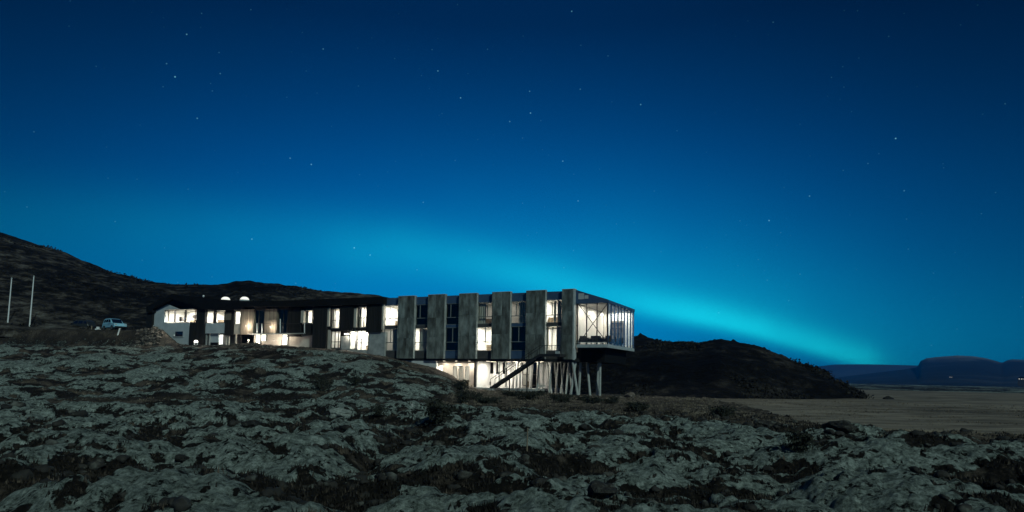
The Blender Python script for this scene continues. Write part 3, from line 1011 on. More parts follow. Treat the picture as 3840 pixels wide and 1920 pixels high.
# bay = (x0, x1, upper(light, mull, trans), lower(light, mull, trans))
z_par = Z(1700, 1108)                            # top of the set-back parapet
z_u1, z_u0 = Z(1700, 1138), Z(1700, 1217)
z_l1, z_l0 = Z(1700, 1228), Z(1700, 1315)
BAYS = [(1443, 1491, 85, 10, [1460], [1194], [1465], [1283]),
        (1551, 1602, 0, 60, [1573], [1190], [], [1283]),
        (1665, 1719, 0, 0, [1688], [1190], [1697], [1284]),
        (1785, 1843, 9, 110, [1826], [1187], [1820], [1284]),
        (1911, 1971, 7, 0, [1934], [1183], [1945], [1280]),
        (2043, 2107, 75, 62, [2069], [1177], [2070], [1238])]
for k, (x0, x1, eu, el, mu, tu, ml, tl) in enumerate(BAYS):
    s0, s1 = S(x0, 1230, 0.0), S(x1, 1230, 0.0)
    yoff = (1700 - (x0 + x1) / 2) * 0.028           # the storeys run level: shift the survey heights along the front
    box('parapet_panel', HB, M['panel_blue'], s0 - 0.3, s1 + 0.3, 0.02, 0.16, z_u1 + 0.02, z_par)
    box('spandrel', HB, M['panel_grey'] if k not in (2, 4) else M['panel_blue'], s0 - 0.3, s1 + 0.3, 0.0, 0.16, z_l1 + 0.01, z_u0 - 0.01)
    box('base_panel', HB, M['panel_blue'] if k in (2, 4) else M['panel_grey'], s0 - 0.3, s1 + 0.3, 0.03, 0.16, ZB + 0.06, z_l0 - 0.02)
    for (z0, z1, e, mul, tr, lo) in ((z_u0, z_u1, eu, mu, tu, 0), (z_l0, z_l1, el, ml, tl, 1)):
        fw = 0.05
        b = MB()
        a0, a1 = s0 - 0.06, s1 + 0.06
        b.box(a0, a0 + fw, 0.0, 0.12, z0, z1)
        b.box(a1 - fw, a1, 0.0, 0.12, z0, z1)
        b.box(a0 + fw, a1 - fw, 0.0, 0.12, z0, z0 + fw)
        b.box(a0 + fw, a1 - fw, 0.0, 0.12, z1 - fw, z1)
        zt_ = Z(1700, 1190 if not lo else (1238 if k == 5 else 1283))
        b.box(a0 + fw, a1 - fw, 0.006, 0.114, zt_ - 0.035, zt_ + 0.035)
        sm = [S(x, 1230, 0.0) for x in mul]
        zq = (zt_ + 0.035, z1 - fw) if not (lo and k == 5) else (z0 + fw, zt_ - 0.035)
        for q in sm:
            b.box(q - 0.03, q + 0.03, 0.008, 0.112, zq[0], zq[1])
        wdw = b.build('window', M['frame'], HB)
        cuts = [a0 + 0.02] + sm + [a1 - 0.02]
        for i in range(len(cuts) - 1):
            MB().box(cuts[i], cuts[i + 1] - 0.004, 0.05, 0.062, zq[0] - 0.02, zq[1] + 0.02).build('pane', M['glass'], wdw)
        if lo and k == 5:
            MB().box(a0 + 0.02, a1 - 0.02, 0.05, 0.062, zt_, z1 - 0.02).build('pane', M['glass'], wdw)
        else:
            MB().box(a0 + 0.02, a1 - 0.02, 0.05, 0.062, z0 + 0.02, zt_).build('pane', M['glass'], wdw)
        sp_ = s1 - s0
        cz0, cz1 = z0 + 0.06, z1 - 0.05
        cur = {(0, 0): [], (0, 1): [(0.52, 1.0)], (1, 1): [(0.34, 0.98)], (1, 0): [], (3, 0): [(0.03, 0.55)], (3, 1): [], (4, 0): [(0.5, 0.96)],
               (5, 0): [(0.45, 0.6), (0.66, 0.98)], (5, 1): [(0.62, 0.98), (0.02, 0.16)]}.get((k, lo), [])
        for c0, c1 in cur:
            curtain(wdw, s0 + sp_ * c0, s0 + sp_ * c1, cz0, cz1, 0.32)
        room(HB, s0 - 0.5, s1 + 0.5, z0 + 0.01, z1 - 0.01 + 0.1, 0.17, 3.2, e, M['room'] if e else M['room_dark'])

# roof, floor plate and back wall
z_r = z_par - 0.05
box('roof', HB, M['roof_black'], s_left, s_f - 0.02, 0.17, DEPTH, z_u1 + 0.17, z_r)
box('floor_plate', HB, M['steel_dark'], s_left, s_f - 0.06, 0.05, DEPTH, ZB - 0.22, ZB + 0.055)
box('back_wall', HB, M['panel_grey'], s_left, s_f - 0.02, DEPTH + 0.01, DEPTH + 0.25, ZB - 0.22, z_r - 0.01)
box('end_fin', HB, M['steel_light'], S(2148, 1230, SL), S(2148, 1230, SL) + 0.14, SL + 0.05, 0.35, ZB - 0.05, ZTOPS[-1] + 0.03)

# ------------------------------------------------------------------ glass lounge at the end of the block
dE = ray(2379, 1240)
# depth of the lounge from where the far end corner stands
pC = to_world(s_end, 0, 0)
det = (FN.x * dE.y - FN.y * dE.x)
LD = abs((dE.x * pC.y - dE.y * pC.x) / det)
print('lounge depth', LD, 'len', s_end - s_f)
LD = min(max(LD, 6.0), 11.0)
z_g0, z_g1 = Z(2220, 1291), Z(2220, 1138)
z_f0 = Z(2220, 1303)
z_e = Z(2279, 1123)
LG = HB
box('lounge_floor', LG, M['panel_grey'], s_f, s_end - 0.2, 0.2, LD - 0.2, z_f0 + 0.02, z_g0 - 0.02)
box('floor_beam', LG, M['steel_light'], s_f - 0.02, s_end, 0.0, 0.19, z_f0, z_g0)
box('floor_beam', LG, M['steel_light'], s_end - 0.19, s_end + 0.002, 0.195, LD, z_f0, z_g0)
box('soffit', LG, M['steel_dark'], s_f, s_end - 0.21, 0.2, LD, z_f0 - 0.05, z_f0 + 0.015)
zt_l = Z(2150, 1086)
MB().prism([(s_f - 0.25, z_g1 + 0.03), (s_end, z_g1 + 0.03), (s_end, z_e), (s_f - 0.25, zt_l)], 0.0, 0.18).build('parapet_panel', M['panel_blue'], LG)
MB().prism([(s_f - 0.1, z_g1 + 0.035), (s_end - 0.03, z_g1 + 0.035), (s_end - 0.03, z_e - 0.03), (s_f - 0.1, zt_l - 0.03)], 0.185, LD).build('lounge_roof', M['panel_blue'], LG)
for q0, q1, zz0, zz1, yy in ((2169, 2190, 1100, 1122, 0), (2192, 2206, 1107, 1120, 0)):
    pxbox('vent_grille', LG, M['steel_light'], q0, q1, zz0, zz1, -0.03, -0.003)
# front glazing: two mullions, corner posts, cross brace
fr = MB()
sA, sB = S(2199, 1220), S(2238, 1220)
fr.box(s_f + 0.0, s_f + 0.09, 0.02, 0.16, z_g0 + 0.002, z_g1 + 0.028)
fr.box(s_end - 0.12, s_end - 0.003, 0.02, 0.14, z_g0 + 0.002, z_g1 + 0.028)
for q in (sA, sB):
    fr.box(q - 0.045, q + 0.045, 0.03, 0.13, z_g0 + 0.002, z_g1 + 0.028)
fw_ = fr.build('front_glazing', M['frame_dark'], LG)
cs = [s_f + 0.08, sA, sB, s_end - 0.11]
for i in range(3):
    MB().box(cs[i] + 0.005, cs[i + 1] - 0.005, 0.07, 0.082, z_g0 + 0.004, z_g1 + 0.02).build('pane', M['glass'], fw_)
for (p, q) in (((s_f + 0.1, z_g1 - 0.05), (s_end - 0.15, z_g0 + 0.15)), ((s_end - 0.15, z_g1 - 0.02), (s_f + 0.1, z_g0 + 0.15))):
    MB().bar((p[0], 0.30, p[1]), (q[0], 0.30 if p[0] < q[0] else 0.38, q[1]), 0.045, 0.06).build('brace', M['frame_dark'], LG)
box('hand_rail', LG, M['steel_light'], s_f + 0.1, s_end - 0.13, -0.02, 0.015, z_g0 + 0.16, z_g0 + 0.21)
# end glazing: nine posts and eight panes
eg = MB()
nP = 9
pos = [0.2 + (LD - 0.32) * i / (nP - 1) for i in range(nP)]
for y_ in pos:
    eg.box(s_end - 0.16, s_end - 0.02, y_ - 0.07, y_ + 0.07, z_g0 + 0.002, z_g1 + 0.02)
ego = eg.build('end_glazing', M['panel_blue'], LG)
for i in range(nP - 1):
    MB().box(s_end - 0.07, s_end - 0.058, pos[i] + 0.072, pos[i + 1] - 0.072, z_g0 + 0.004, z_g1 + 0.018).build('pane', M['glass_end'], ego)
MB().prism([(s_end - 0.1, z_g1 + 0.035), (s_end + 0.03, z_g1 + 0.035), (s_end + 0.03, z_e - 0.02), (s_end - 0.1, z_e - 0.02)], 0.19, LD + 0.02).build('end_fascia', M['panel_blue'], LG)
# lounge interior
lr = MB()
lr.box(s_f - 0.02, s_f + 0.06 - 0.08, 0.2, LD - 0.1, z_g0, z_g1)
lr.box(s_f, s_end - 0.2, LD - 0.25, LD - 0.15, z_g0, z_g1 + 0.02)
lr.build('interior_wall', M['room'], LG)
box('ceiling', LG, M['room'], s_f + 0.01, s_end - 0.2, 0.25, LD - 0.3, z_g1 + 0.005, z_g1 + 0.03)
sq = s_end - s_f
bar = box('bar_shelf', LG, M['wood'], s_f + sq * 0.24, s_f + sq * 0.66, LD - 0.75, LD - 0.27, z_g0 + 0.6, z_g1 - 1.0)
for i in range(4):
    zz = z_g0 + 1.0 + i * 0.62
    box('shelf', bar, M['furniture'], s_f + sq * 0.25, s_f + sq * 0.65, LD - 0.95, LD - 0.76, zz, zz + 0.05)
for i in range(3):
    lamp('ceiling_light', LG, (s_f + sq * 0.5, 1.4 + i * (LD - 2.6) / 2, z_g1 - 0.04), 330, (2.2, 1.4), (1.0, 0.93, 0.83), 'AREA')

# pendant lamps, chairs and tables of the lounge stand or hang on their own
WHERE_P = ['nearest the front glazing of the lounge', 'in the middle of the lounge', 'deepest inside the lounge']
for i, (fs, fy) in enumerate(((0.28, 1.3), (0.52, 3.0), (0.76, 5.0))):
    p = to_world(s_f + sq * fs, fy, z_g1)
    t = empty('pendant_lamp', p, F_ROT, label='glowing pendant lamp hanging ' + WHERE_P[i], cat='lamp', group='lounge pendant lamps')
    MB().tube((0, 0, 0.0), (0, 0, -0.75), 0.012, n=6).build('cord', M['steel_dark'], t)
    MB().lathe([(0.03, -0.72), (0.12, -0.78), (0.2, -0.95), (0.19, -0.96), (0.11, -0.8), (0.0, -0.75)], n=14).build('shade', M['lamp_white'], t, True)


def armchair(name, loc, rz, label, group):
    t = empty(name, loc, rz, label=label, cat='chair', group=group)
    MB().box(-0.34, 0.34, -0.34, 0.34, 0.30, 0.46).build('seat', M['furniture'], t)
    MB().prism([(-0.36, 0.40), (0.36, 0.40), (0.33, 0.95), (-0.33, 0.95)], 0.28, 0.42).build('backrest', M['furniture'], t)
    for sx in (-1, 1):
        MB().box(min(sx * 0.35, sx * 0.43), max(sx * 0.35, sx * 0.43), -0.32, 0.34, 0.32, 0.66).build('arm', M['furniture'], t)
        for sy in (-1, 1):
            MB().tube((sx * 0.3, sy * 0.28, 0.3), (sx * 0.33, sy * 0.31, 0.0), 0.025, 0.018, 6).build('leg', M['steel_dark'], t)
    return t


def table(loc, label):
    t = empty('lounge_table', loc, F_ROT, label=label, cat='table', group='lounge tables')
    MB().lathe([(0.0, 0.74), (0.38, 0.74), (0.4, 0.72), (0.38, 0.70), (0.0, 0.70)], n=20).build('table_top', M['furniture'], t)
    MB().tube((0, 0, 0.03), (0, 0, 0.7), 0.03, n=8).build('pedestal', M['steel_dark'], t)
    MB().lathe([(0.0, 0.03), (0.24, 0.03), (0.25, 0.0), (0.0, 0.0)], n=16).build('foot', M['steel_dark'], t)


zf_l = z_g0 - 0.02
for i, (fs, fy, rz, lab) in enumerate(((0.12, 0.85, 0.5, 'dark armchair nearest the concrete slab in the glass lounge'),
                                       (0.40, 0.75, -0.4, 'dark armchair just left of the lounge cross brace centre'),
                                       (0.62, 0.9, 0.6, 'dark armchair just right of the lounge cross brace centre'),
                                       (0.86, 0.8, -0.5, 'dark armchair in the front glass corner of the lounge'),
                                       (0.86, 3.0, -1.4, 'dark armchair a third of the way along the end glazing'),
                                       (0.86, 5.2, -1.7, 'dark armchair deepest along the end glazing'))):
    armchair('armchair', to_world(s_f + sq * fs, fy, zf_l), F_ROT + rz, lab, 'lounge armchairs')
table(to_world(s_f + sq * 0.27, 0.95, zf_l), 'round dark table between the left armchairs behind the front glazing')
table(to_world(s_f + sq * 0.75, 1.0, zf_l), 'round dark table between the right armchairs behind the front glazing')
table(to_world(s_f + sq * 0.84, 4.1, zf_l), 'round dark table between the armchairs along the end glazing')

# ------------------------------------------------------------------ undercroft
z_fl = Z(1790, 1452)                                 # terrace level
z_so = ZB - 0.23
box('terrace', HB, M['concrete'], S(1690), S(2012), -0.7, 8.0, z_fl - 0.28, z_fl)
pxbox('basement_wall', HB, M['render_white'], 1480, 1636, 1352, 1470, 0.08, 0.4)
# lit front wall with a narrow window and three tall openings
o_w = 0.7
wall_z0, wall_z1 = z_fl + 0.002, z_so - 0.01
cols = [(1637, 1641), (1660, 1697), (1714, 1719), (1737, 1743), (1760, 1779)]
for x0, x1 in cols:
    box('wall_pier', HB, M['render_beige'], S(x0, 1400, o_w), S(x1, 1400, o_w), o_w, o_w + 0.3, wall_z0, Z(1700, 1372, o_w))
box('lintel', HB, M['render_beige'], S(1637, 1400, o_w), S(1779, 1400, o_w), o_w - 0.002, o_w + 0.3, Z(1700, 1372, o_w) + 0.002, wall_z1)
for x0, x1 in ((1641, 1660), (1697, 1714), (1719, 1737), (1743, 1760)):
    window(HB, x0, x1, 1372, 1449, o_w + 0.1, m=M['frame'], fw=0.05, name='tall_window')
room(HB, S(1665, 1400, o_w) + 0.1, S(1776, 1400, o_w), wall_z0, wall_z1, o_w + 0.32, 3.0, 14)
room(HB, S(1640, 1400, o_w), S(1664, 1400, o_w), wall_z0, wall_z1, o_w + 0.32, 1.5, 60)
box('corner_post', HB, M['steel_dark'], S(1773, 1400), S(1780, 1400), 0.25, 0.45, z_fl, z_so - 0.01)
# deep recess with a bright wall, windows and a far glazed side
o_r = 4.2
xs = [(1780, 1822), (1850, 1860), (1872, 1884), (1902, 1958), (1985, 1993), (2012, 2052)]
zl1 = Z(1850, 1357, o_r)
for x0, x1 in xs:
    box('recess_wall', HB, M['render_white'], S(x0, 1400, o_r), S(x1, 1400, o_r), o_r, o_r + 0.25, z_fl + 0.002, zl1)
box('lintel', HB, M['render_white'], S(1780, 1400, o_r), S(2052, 1400, o_r), o_r - 0.002, o_r + 0.25, zl1 + 0.002, z_so - 0.01)
for x0, x1, lit in ((1822, 1850, 0), (1860, 1872, 0), (1884, 1902, 0), (1958, 1985, 6), (1993, 2012, 0)):
    window(HB, x0, x1, 1358, 1446, o_r + 0.08, trans=(1405,), m=M['frame_dark'], fw=0.06, name='recess_window')
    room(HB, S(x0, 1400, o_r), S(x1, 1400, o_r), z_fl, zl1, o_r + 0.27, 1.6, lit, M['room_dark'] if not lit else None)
box('dado', HB, M['render_white'], S(1822, 1400, o_r), S(1902, 1400, o_r), o_r - 0.03, o_r - 0.005, z_fl + 0.004, Z(1850, 1402, o_r))
box('side_wall', HB, M['render_white'], S(1779, 1400, o_w), S(1779, 1400, o_w) + 0.2, o_w + 0.31, o_r - 0.01, z_fl + 0.002, z_so - 0.01)
box('notice_board', HB, M['panel_grey'], S(1788, 1365, o_r), S(1803, 1365, o_r), o_r - 0.05, o_r - 0.004, Z(1795, 1378, o_r), Z(1795, 1357, o_r))
box('meter_box', HB, M['panel_grey'], S(1832, 1436, o_r), S(1842, 1436, o_r), o_r - 0.15, o_r - 0.035, Z(1838, 1443, o_r), Z(1838, 1431, o_r))
for x_, e_ in ((1800, 150), (1850, 140), (1905, 65), (1960, 28), (2020, 14)):
    s_ = S(x_, 1350, 2.4)
    MB().box(s_ - 0.3, s_ + 0.3, 2.3, 2.5, z_so - 0.012, z_so - 0.003).build('soffit_light', M['lamp_warm'], HB)
    lamp('undercroft_light', HB, (s_, 2.4, z_so - 0.09), e_ * 1.0, (0.6, 0.3), (1.0, 0.93, 0.82), 'AREA')
for x_, e_ in ((1830, 70), (1930, 50), (2030, 45)):
    s_ = S(x_, 1350, 0.35)
    MB().box(s_ - 0.2, s_ + 0.2, 0.28, 0.42, z_so - 0.012, z_so - 0.003).build('soffit_light', M['lamp_warm'], HB)
    lamp('undercroft_light', HB, (s_, 0.35, z_so - 0.04), e_, (0.4, 0.15), (1.0, 0.91, 0.78), 'AREA', (math.radians(22), 0, 0))
for x_, e_ in ((1660, 16), (1705, 20), (1755, 22)):
    s_ = S(x_, 1350, -0.2)
    MB().box(s_ - 0.12, s_ + 0.12, 0.07, 0.2, z_so - 0.012, z_so - 0.003).build('downlight', M['lamp_warm'], HB)
    lamp('wall_wash', HB, (s_, 0.13, z_so - 0.03), e_ * 3.0, (0.3, 0.12), (1.0, 0.91, 0.78), 'AREA', (math.radians(-12), 0, 0))

box('dark_block', HB, M['roof_black'], s_f - 0.05, s_end - 0.8, 1.6, LD - 0.6, z_so, z_f0 - 0.055)  # solid black block filling the space below the lounge floor
# slanted stilts: (top x, bottom x, bottom y, setback)
STILTS = [(2155, 2138, 1487, 0.4), (2152, 2167, 1497, 0.6), (2180, 2170, 1494, 2.4), (2203, 2213, 1482, 2.8), (2241, 2238, 1484, 2.7), (2255, 2249, 1491, 2.5),
          (2094, 2083, 1468, 2.2), (2104, 2111, 1467, 2.6), (2128, 2121, 1472, 2.0), (2047, 2061, 1463, 3.0), (2034, 2033, 1462, 3.6), (2001, 1990, 1458, 1.6),
          (1980, 1974, 1457, 2.0), (2024, 2013, 1464, 0.3), (1934, 1936, 1465, 0.5), (1925, 1922, 1460, 0.9), (1877, 1872, 1456, 1.4), (1902, 1897, 1456, 2.2), (2072, 2058, 1466, 1.0), (2063, 2070, 1465, 2.4), (2118, 2100, 1470, 3.4), (2016, 2024, 1462, 2.6), (1955, 1950, 1458, 1.2), (2140, 2146, 1475, 3.0), (2081, 2092, 1468, 4.0)]
for tx, bx, by, o in STILTS:
    s0, s1 = S(tx, 1350, o), S(bx, by, o)
    wp = to_world(s1, o, 0)
    zg = gz(wp.x, wp.y) - 0.15
    if S(1690) < s1 < S(2012):
        zg = max(zg, z_fl - 0.3)
    ztop = z_so + 0.01
    MB().tube((s1, o, zg), (s0, o + random.uniform(-0.5, 0.5), ztop), 0.13 if tx > 2140 else 0.105, n=12).build('stilt', M['stilt'], HB, False)
for (x0, x1) in ((2014, 2044),):
    box('tie_beam', HB, M['stilt'], S(x0, 1440, 0.4), S(x1, 1440, 0.4), 0.35, 0.45, Z(2030, 1450, 0.4), Z(2030, 1443, 0.4))

# ------------------------------------------------------------------ outside stair
o_s = -1.75
s0, z0 = F(1846, 1458, o_s)
s1, z1 = F(2030, 1333, o_s)
ST = empty('staircase', to_world(s0, o_s, z0), F_ROT, label='black steel stair climbing from the terrace to the last concrete slab', cat='staircase')
ds, dz = s1 - s0, z1 - z0
for oo in (-0.45, 0.45):
    MB().bar((0, oo, 0.05), (ds, oo, dz), 0.06, 0.26).build('stringer', M['steel_dark'], ST)
nt = 18
for k in range(nt):
    x_, z_ = ds * (k + 0.5) / nt, dz * (k + 0.5) / nt + 0.08
    MB().box(x_ - 0.15, x_ + 0.15, -0.42, 0.42, z_ - 0.03, z_).build('tread', M['steel_dark'], ST)
s2 = S(2106, 1333, o_s) - s0
MB().box(ds - 0.05, s2, -0.48, 1.18, dz - 0.12, dz + 0.16).build('landing', M['steel_dark'], ST)
for oo in (-0.45, 0.45):
    MB().bar((0, oo, 1.0), (ds, oo, dz + 1.0), 0.05, 0.05).build('hand_rail', M['steel_dark'], ST)
    for k in range(0, nt + 1, 2):
        x_, z_ = ds * k / nt, dz * k / nt
        MB().bar((x_, oo, z_ + 0.1), (x_, oo, z_ + 0.98), 0.035, 0.035).build('baluster', M['steel_dark'], ST)
MB().bar((ds, -0.45, dz + 1.0), (s2, -0.45, dz + 1.0), 0.05, 0.05).build('hand_rail', M['steel_dark'], ST)
for k in range(5):
    x_ = ds + (s2 - ds) * k / 4
    MB().bar((x_, -0.45, dz + 0.16), (x_, -0.45, dz + 0.98), 0.035, 0.035).build('baluster', M['steel_dark'], ST)
MB().box(s2 - 0.5, s2 - 0.1, -0.5, -0.1, dz + 0.17, dz + 0.42).build('lamp_box', M['steel_light'], ST)
MB().box(-0.35, 0.25, -0.55, 0.55, -0.5, 0.03).build('footing', M['concrete'], ST)
for k, (fx, hh) in enumerate(((0.36, 0), (0.72, 0))):
    x_, z_ = ds * fx, dz * fx
    MB().bar((x_, 0, -0.4), (x_, 0, z_), 0.09, 0.09).build('prop', M['steel_dark'], ST)

# ------------------------------------------------------------------ dark timber wing
HW = empty('hotel_wing', (FA.x, FA.y, 0), F_ROT, label='long dark timber-clad hotel wing between the gabled house and the concrete block', cat='hotel')
z_w1 = Z(1250, 1150)


def wz(y, x=1200):
    return Z(x, y)


def seg(x0, x1, ytop, ybot, m, off, width=0.24):
    ym, xm = (ytop + ybot) / 2, (x0 + x1) / 2
    return boards(HW, m, S(x0, ym, off), S(x1, ym, off), Z(xm, ybot, off), Z(xm, ytop, off), off, 0.35, width)


for x0, x1, yt, yb, kind, off in ((1172, 1223, 1152, 1308, 'black_board', -0.45), (1274, 1324, 1148, 1240, 'black_board', -0.45), (1374, 1429, 1138, 1246, 'black_board', -0.45),
                                  (1079, 1126, 1156, 1262, 'black_board', -0.2), (991, 1038, 1158, 1250, 'timber_board', -0.2), (902, 950, 1160, 1254, 'timber_board', -0.2)):
    seg(x0, x1, yt, yb, M[kind], off)
# upper windows and doors
for x0, x1, y0, y1, e, mul, tr in ((1342, 1374, 1150, 1228, 70, (1364,), (1192,)), (1240, 1273, 1158, 1232, 55, (1256,), (1201,)), (1142, 1171, 1163, 1212, 55, (), ()),
                                   (1039, 1078, 1160, 1250, 0, (1062,), ()), (951, 991, 1162, 1250, 0, (970,), ())):
    wv = window(HW, x0, x1, y0, y1, 0.0, mul, tr, m=M['frame_dark'])
    ym, xm = (y0 + y1) / 2, (x0 + x1) / 2
    if e:
        sw = S(x1, ym) - S(x0, ym)
        for c0, c1 in ((0.04, random.uniform(0.14, 0.3)), (random.uniform(0.74, 0.9), 0.97)):
            curtain(wv, S(x0, ym) + sw * c0, S(x0, ym) + sw * c1, Z(xm, y1) + 0.05, Z(xm, y0) - 0.05, 0.3)
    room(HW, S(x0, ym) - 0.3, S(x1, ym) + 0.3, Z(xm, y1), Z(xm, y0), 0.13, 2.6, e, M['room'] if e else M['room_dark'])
# light reveals left of the windows, and fillers
for x0, x1, y0, y1 in ((1326, 1336, 1155, 1228), (1225, 1234, 1154, 1224), (1429, 1438, 1132, 1236), (1128, 1138, 1165, 1210)):
    pxbox('window_reveal', HW, M['render_beige'], x0, x1, y0, y1, -0.3, 0.1)
for x0, x1, y0, y1 in ((1336, 1342, 1146, 1232), (1234, 1240, 1150, 1236), (1138, 1142, 1160, 1250), (1142, 1171, 1214, 1256), (1340, 1374, 1230, 1238), (1240, 1274, 1234, 1240),
                       (1126, 1171, 1150, 1161), (1036, 1080, 1150, 1159), (948, 993, 1152, 1161), (1223, 1274, 1144, 1156), (1324, 1374, 1140, 1148)):
    pxbox('trim', HW, M['black_board'], x0, x1, y0, y1, -0.06, 0.3)
# white balcony posts
for x0, y0, y1 in ((964, 1212, 1250), (982, 1214, 1250), (1051, 1196, 1248), (1142, 1212, 1248)):
    MB().tube((S(x0, y1, -0.5), -0.5, Z(x0, y1, -0.5)), (S(x0, y0, -0.5), -0.5, Z(x0, y0, -0.5)), 0.055, n=8).build('balcony_post', M['white_paint'], HW)
box('balcony_floor', HW, M['concrete'], S(945), S(1150), -0.75, -0.21, Z(1050, 1253, -0.5), Z(1050, 1250, -0.5))
MB().bar((S(960, 1215, -0.5), -0.5, Z(964, 1213, -0.5)), (S(1146, 1215, -0.5), -0.5, Z(1140, 1213, -0.5)), 0.04, 0.04).build('balcony_rail', M['steel_dark'], HW)
# lower storey of the wing
z_lo = Z(1000, 1306)
box('lower_wall', HW, M['render_beige'], S(945), S(1172), 0.35, 0.7, z_lo - 0.6, Z(1000, 1254))
for x0, x1, y0, y1 in ((957, 976, 1254, 1294), (978, 998, 1254, 1280), (1057, 1078, 1254, 1294)):
    window(HW, x0, x1, y0, y1, 0.22, m=M['frame'], fw=0.05, name='lower_window')
    ym, xm = (y0 + y1) / 2, (x0 + x1) / 2
    MB().box(S(x0, ym, 0.22) + 0.04, S(x1, ym, 0.22) - 0.04, 0.31, 0.345, Z(xm, y1, 0.22) + 0.04, Z(xm, y0, 0.22) - 0.04).build('lit_blind', M['lamp_white'], HW)
# lower row at the right: windows, grey door, lit door, broad window, concrete wall
for x0, x1, y0, y1, e, mul, tr in ((1241, 1277, 1241, 1306, 14, (1255, 1268), (1282,)), (1337, 1381, 1238, 1316, 110, (1354,), (1272, 1286))):
    window(HW, x0, x1, y0, y1, 0.0, mul, tr, m=M['frame_dark'], name='lower_window')
    ym, xm = (y0 + y1) / 2, (x0 + x1) / 2
    room(HW, S(x0, ym), S(x1, ym), Z(xm, y1), Z(xm, y0), 0.13, 2.6, e)
dr = pxbox('door', HW, M['concrete'], 1279, 1309, 1262, 1311, -0.05, 0.05)
pxbox('door_lamp', HW, M['lamp_white'], 1291, 1307, 1250, 1255, -0.1, 0.02)
pxbox('door_head', HW, M['black_board'], 1277, 1310, 1241, 1261, 0.03, 0.1)
window(HW, 1311, 1334, 1240, 1310, 0.0, (), (1251,), m=M['frame'], name='glazed_door')
room(HW, S(1310, 1280), S(1335, 1280), Z(1322, 1310), Z(1322, 1240), 0.13, 2.0, 70)
MB().box(S(1223, 1250), S(1241, 1250), -0.02, 0.3, Z(1230, 1312), Z(1230, 1237)).build('wall_pier', M['render_beige'], HW)
pxbox('concrete_wall', HW, M['concrete'], 1382, 1442, 1246, 1352, -0.25, 0.3)
pxbox('plinth', HW, M['concrete'], 1172, 1382, 1312, 1345, -0.04, 0.4)
box('back_wall', HW, M['panel_grey'], S(880), S(1436), 4.6, 4.8, Z(1200, 1320), Z(1200, 1150) + 0.3)
# wing roof: long black mono-pitch fascia
prof_up = [(880, 1128), (1000, 1128), (1100, 1126), (1240, 1120), (1350, 1116), (1437, 1112)]
prof_dn = [(1437, 1138), (1350, 1142), (1240, 1146), (1100, 1149), (1000, 1150), (880, 1151)]
pl = [(F(x, y, -0.7)) for x, y in prof_dn[::-1]] + [F(x, y, -0.7) for x, y in prof_up[::-1]]
MB().prism(pl, -0.7, 5.2).build('roof', M['roof_black'], HW)
# warm wall lamps on the timber front
for x_, y_, e_, o_ in ((922, 1222, 24, -0.75), (1014, 1226, 13, -0.7), (1078, 1262, 5, -0.5), (930, 1285, 14, -0.9), (1028, 1275, 22, -0.8), (1300, 1258, 8, -0.4)):
    s_, z_ = F(x_, y_, o_)
    MB().lathe([(0.0, z_ + 0.05), (0.045, z_ + 0.05), (0.05, z_ - 0.05), (0.0, z_ - 0.05)], s_, o_ - 0.12, 10).build('wall_lamp', M['steel_dark'], HW)
    MB().bar((s_, o_ - 0.07, z_), (s_, -0.18, z_), 0.03, 0.03).build('lamp_arm', M['steel_dark'], HW)
    lamp('wall_lamp_light', HW, (s_, o_, z_), e_ * 9.0, 0.05, (1.0, 0.89, 0.74), 'POINT')

for x_, y_, o_, e_, lab in ((931, 1297, -1.7, 130, 'small lit path lamp on the moss before the timber wing'),):
    s_, z_ = F(x_, y_, o_)
    q = to_world(s_, o_, 0)
    q.z = gz(q.x, q.y)
    t = empty('path_lamp', q, 0, label=lab, cat='lamp')
    MB().tube((0, 0, -0.2), (0, 0, 0.42), 0.05, n=8).build('post', M['steel_dark'], t)
    MB().lathe([(0.0, 0.62), (0.07, 0.6), (0.08, 0.44), (0.0, 0.42)], n=10).build('lamp_head', M['lamp_warm'], t, True)
    lamp('path_lamp_light', t, (0, 0, 0.75), e_, 0.06, (1.0, 0.89, 0.74), 'POINT')

# ------------------------------------------------------------------ gabled house
GH = empty('gabled_house', (FA.x, FA.y, 0), F_ROT, label='white gabled building with black roof at the far left end of the hotel', cat='house')


def gpoly(name, pts, m, o0, o1):
    return MB().prism([F(x, y, o0) for x, y in pts], o0, o1).build(name, m, GH)


gpoly('front_wall', [(571, 1300), (571, 1172), (629, 1141), (668, 1158), (616, 1163), (616, 1211), (709, 1211), (706, 1302)][::-1], M['render_grey'], -0.02, 0.25)
gpoly('gable_boards', [(629, 1140), (736, 1160), (736, 1150), (700, 1128), (645, 1122), (571, 1160), (571, 1170)][::-1], M['black_board'], 0.0, 0.3)
for x0, x1, y0, y1 in ((616, 653, 1164, 1210), (656, 693, 1162, 1210), (696, 731, 1160, 1209), (768, 801, 1165, 1211), (804, 842, 1167, 1211)):
    window(GH, x0, x1, y0, y1, 0.02, m=M['frame_dark'], fw=0.07)
room(GH, S(616, 1190), S(731, 1190), Z(680, 1210), Z(680, 1160), 0.16, 3.0, 300)
room(GH, S(768, 1190), S(842, 1190), Z(800, 1211), Z(800, 1165), 0.16, 3.0, 180)
sx_, zz_ = F(632, 1209, 1.0)
pxbox('curtain_post', GH, M['curtain'], 627, 633, 1166, 1206, 0.6, 0.7)
pxbox('cabinet', GH, M['furniture'], 672, 681, 1188, 1204, 0.9, 1.3)
for x0, x1, y0, y1, off in ((709, 731, 1212, 1304, -0.25), (732, 766, 1150, 1304, -0.25)):
    ym = (y0 + y1) / 2
    boards(GH, M['black_board'], S(x0, ym, off), S(x1, ym, off), Z(737, y1, off), Z(737, y0, off), off, 0.26, 0.3)
pxbox('white_panel', GH, M['render_grey'], 768, 842, 1212, 1250, -0.04, 0.3)
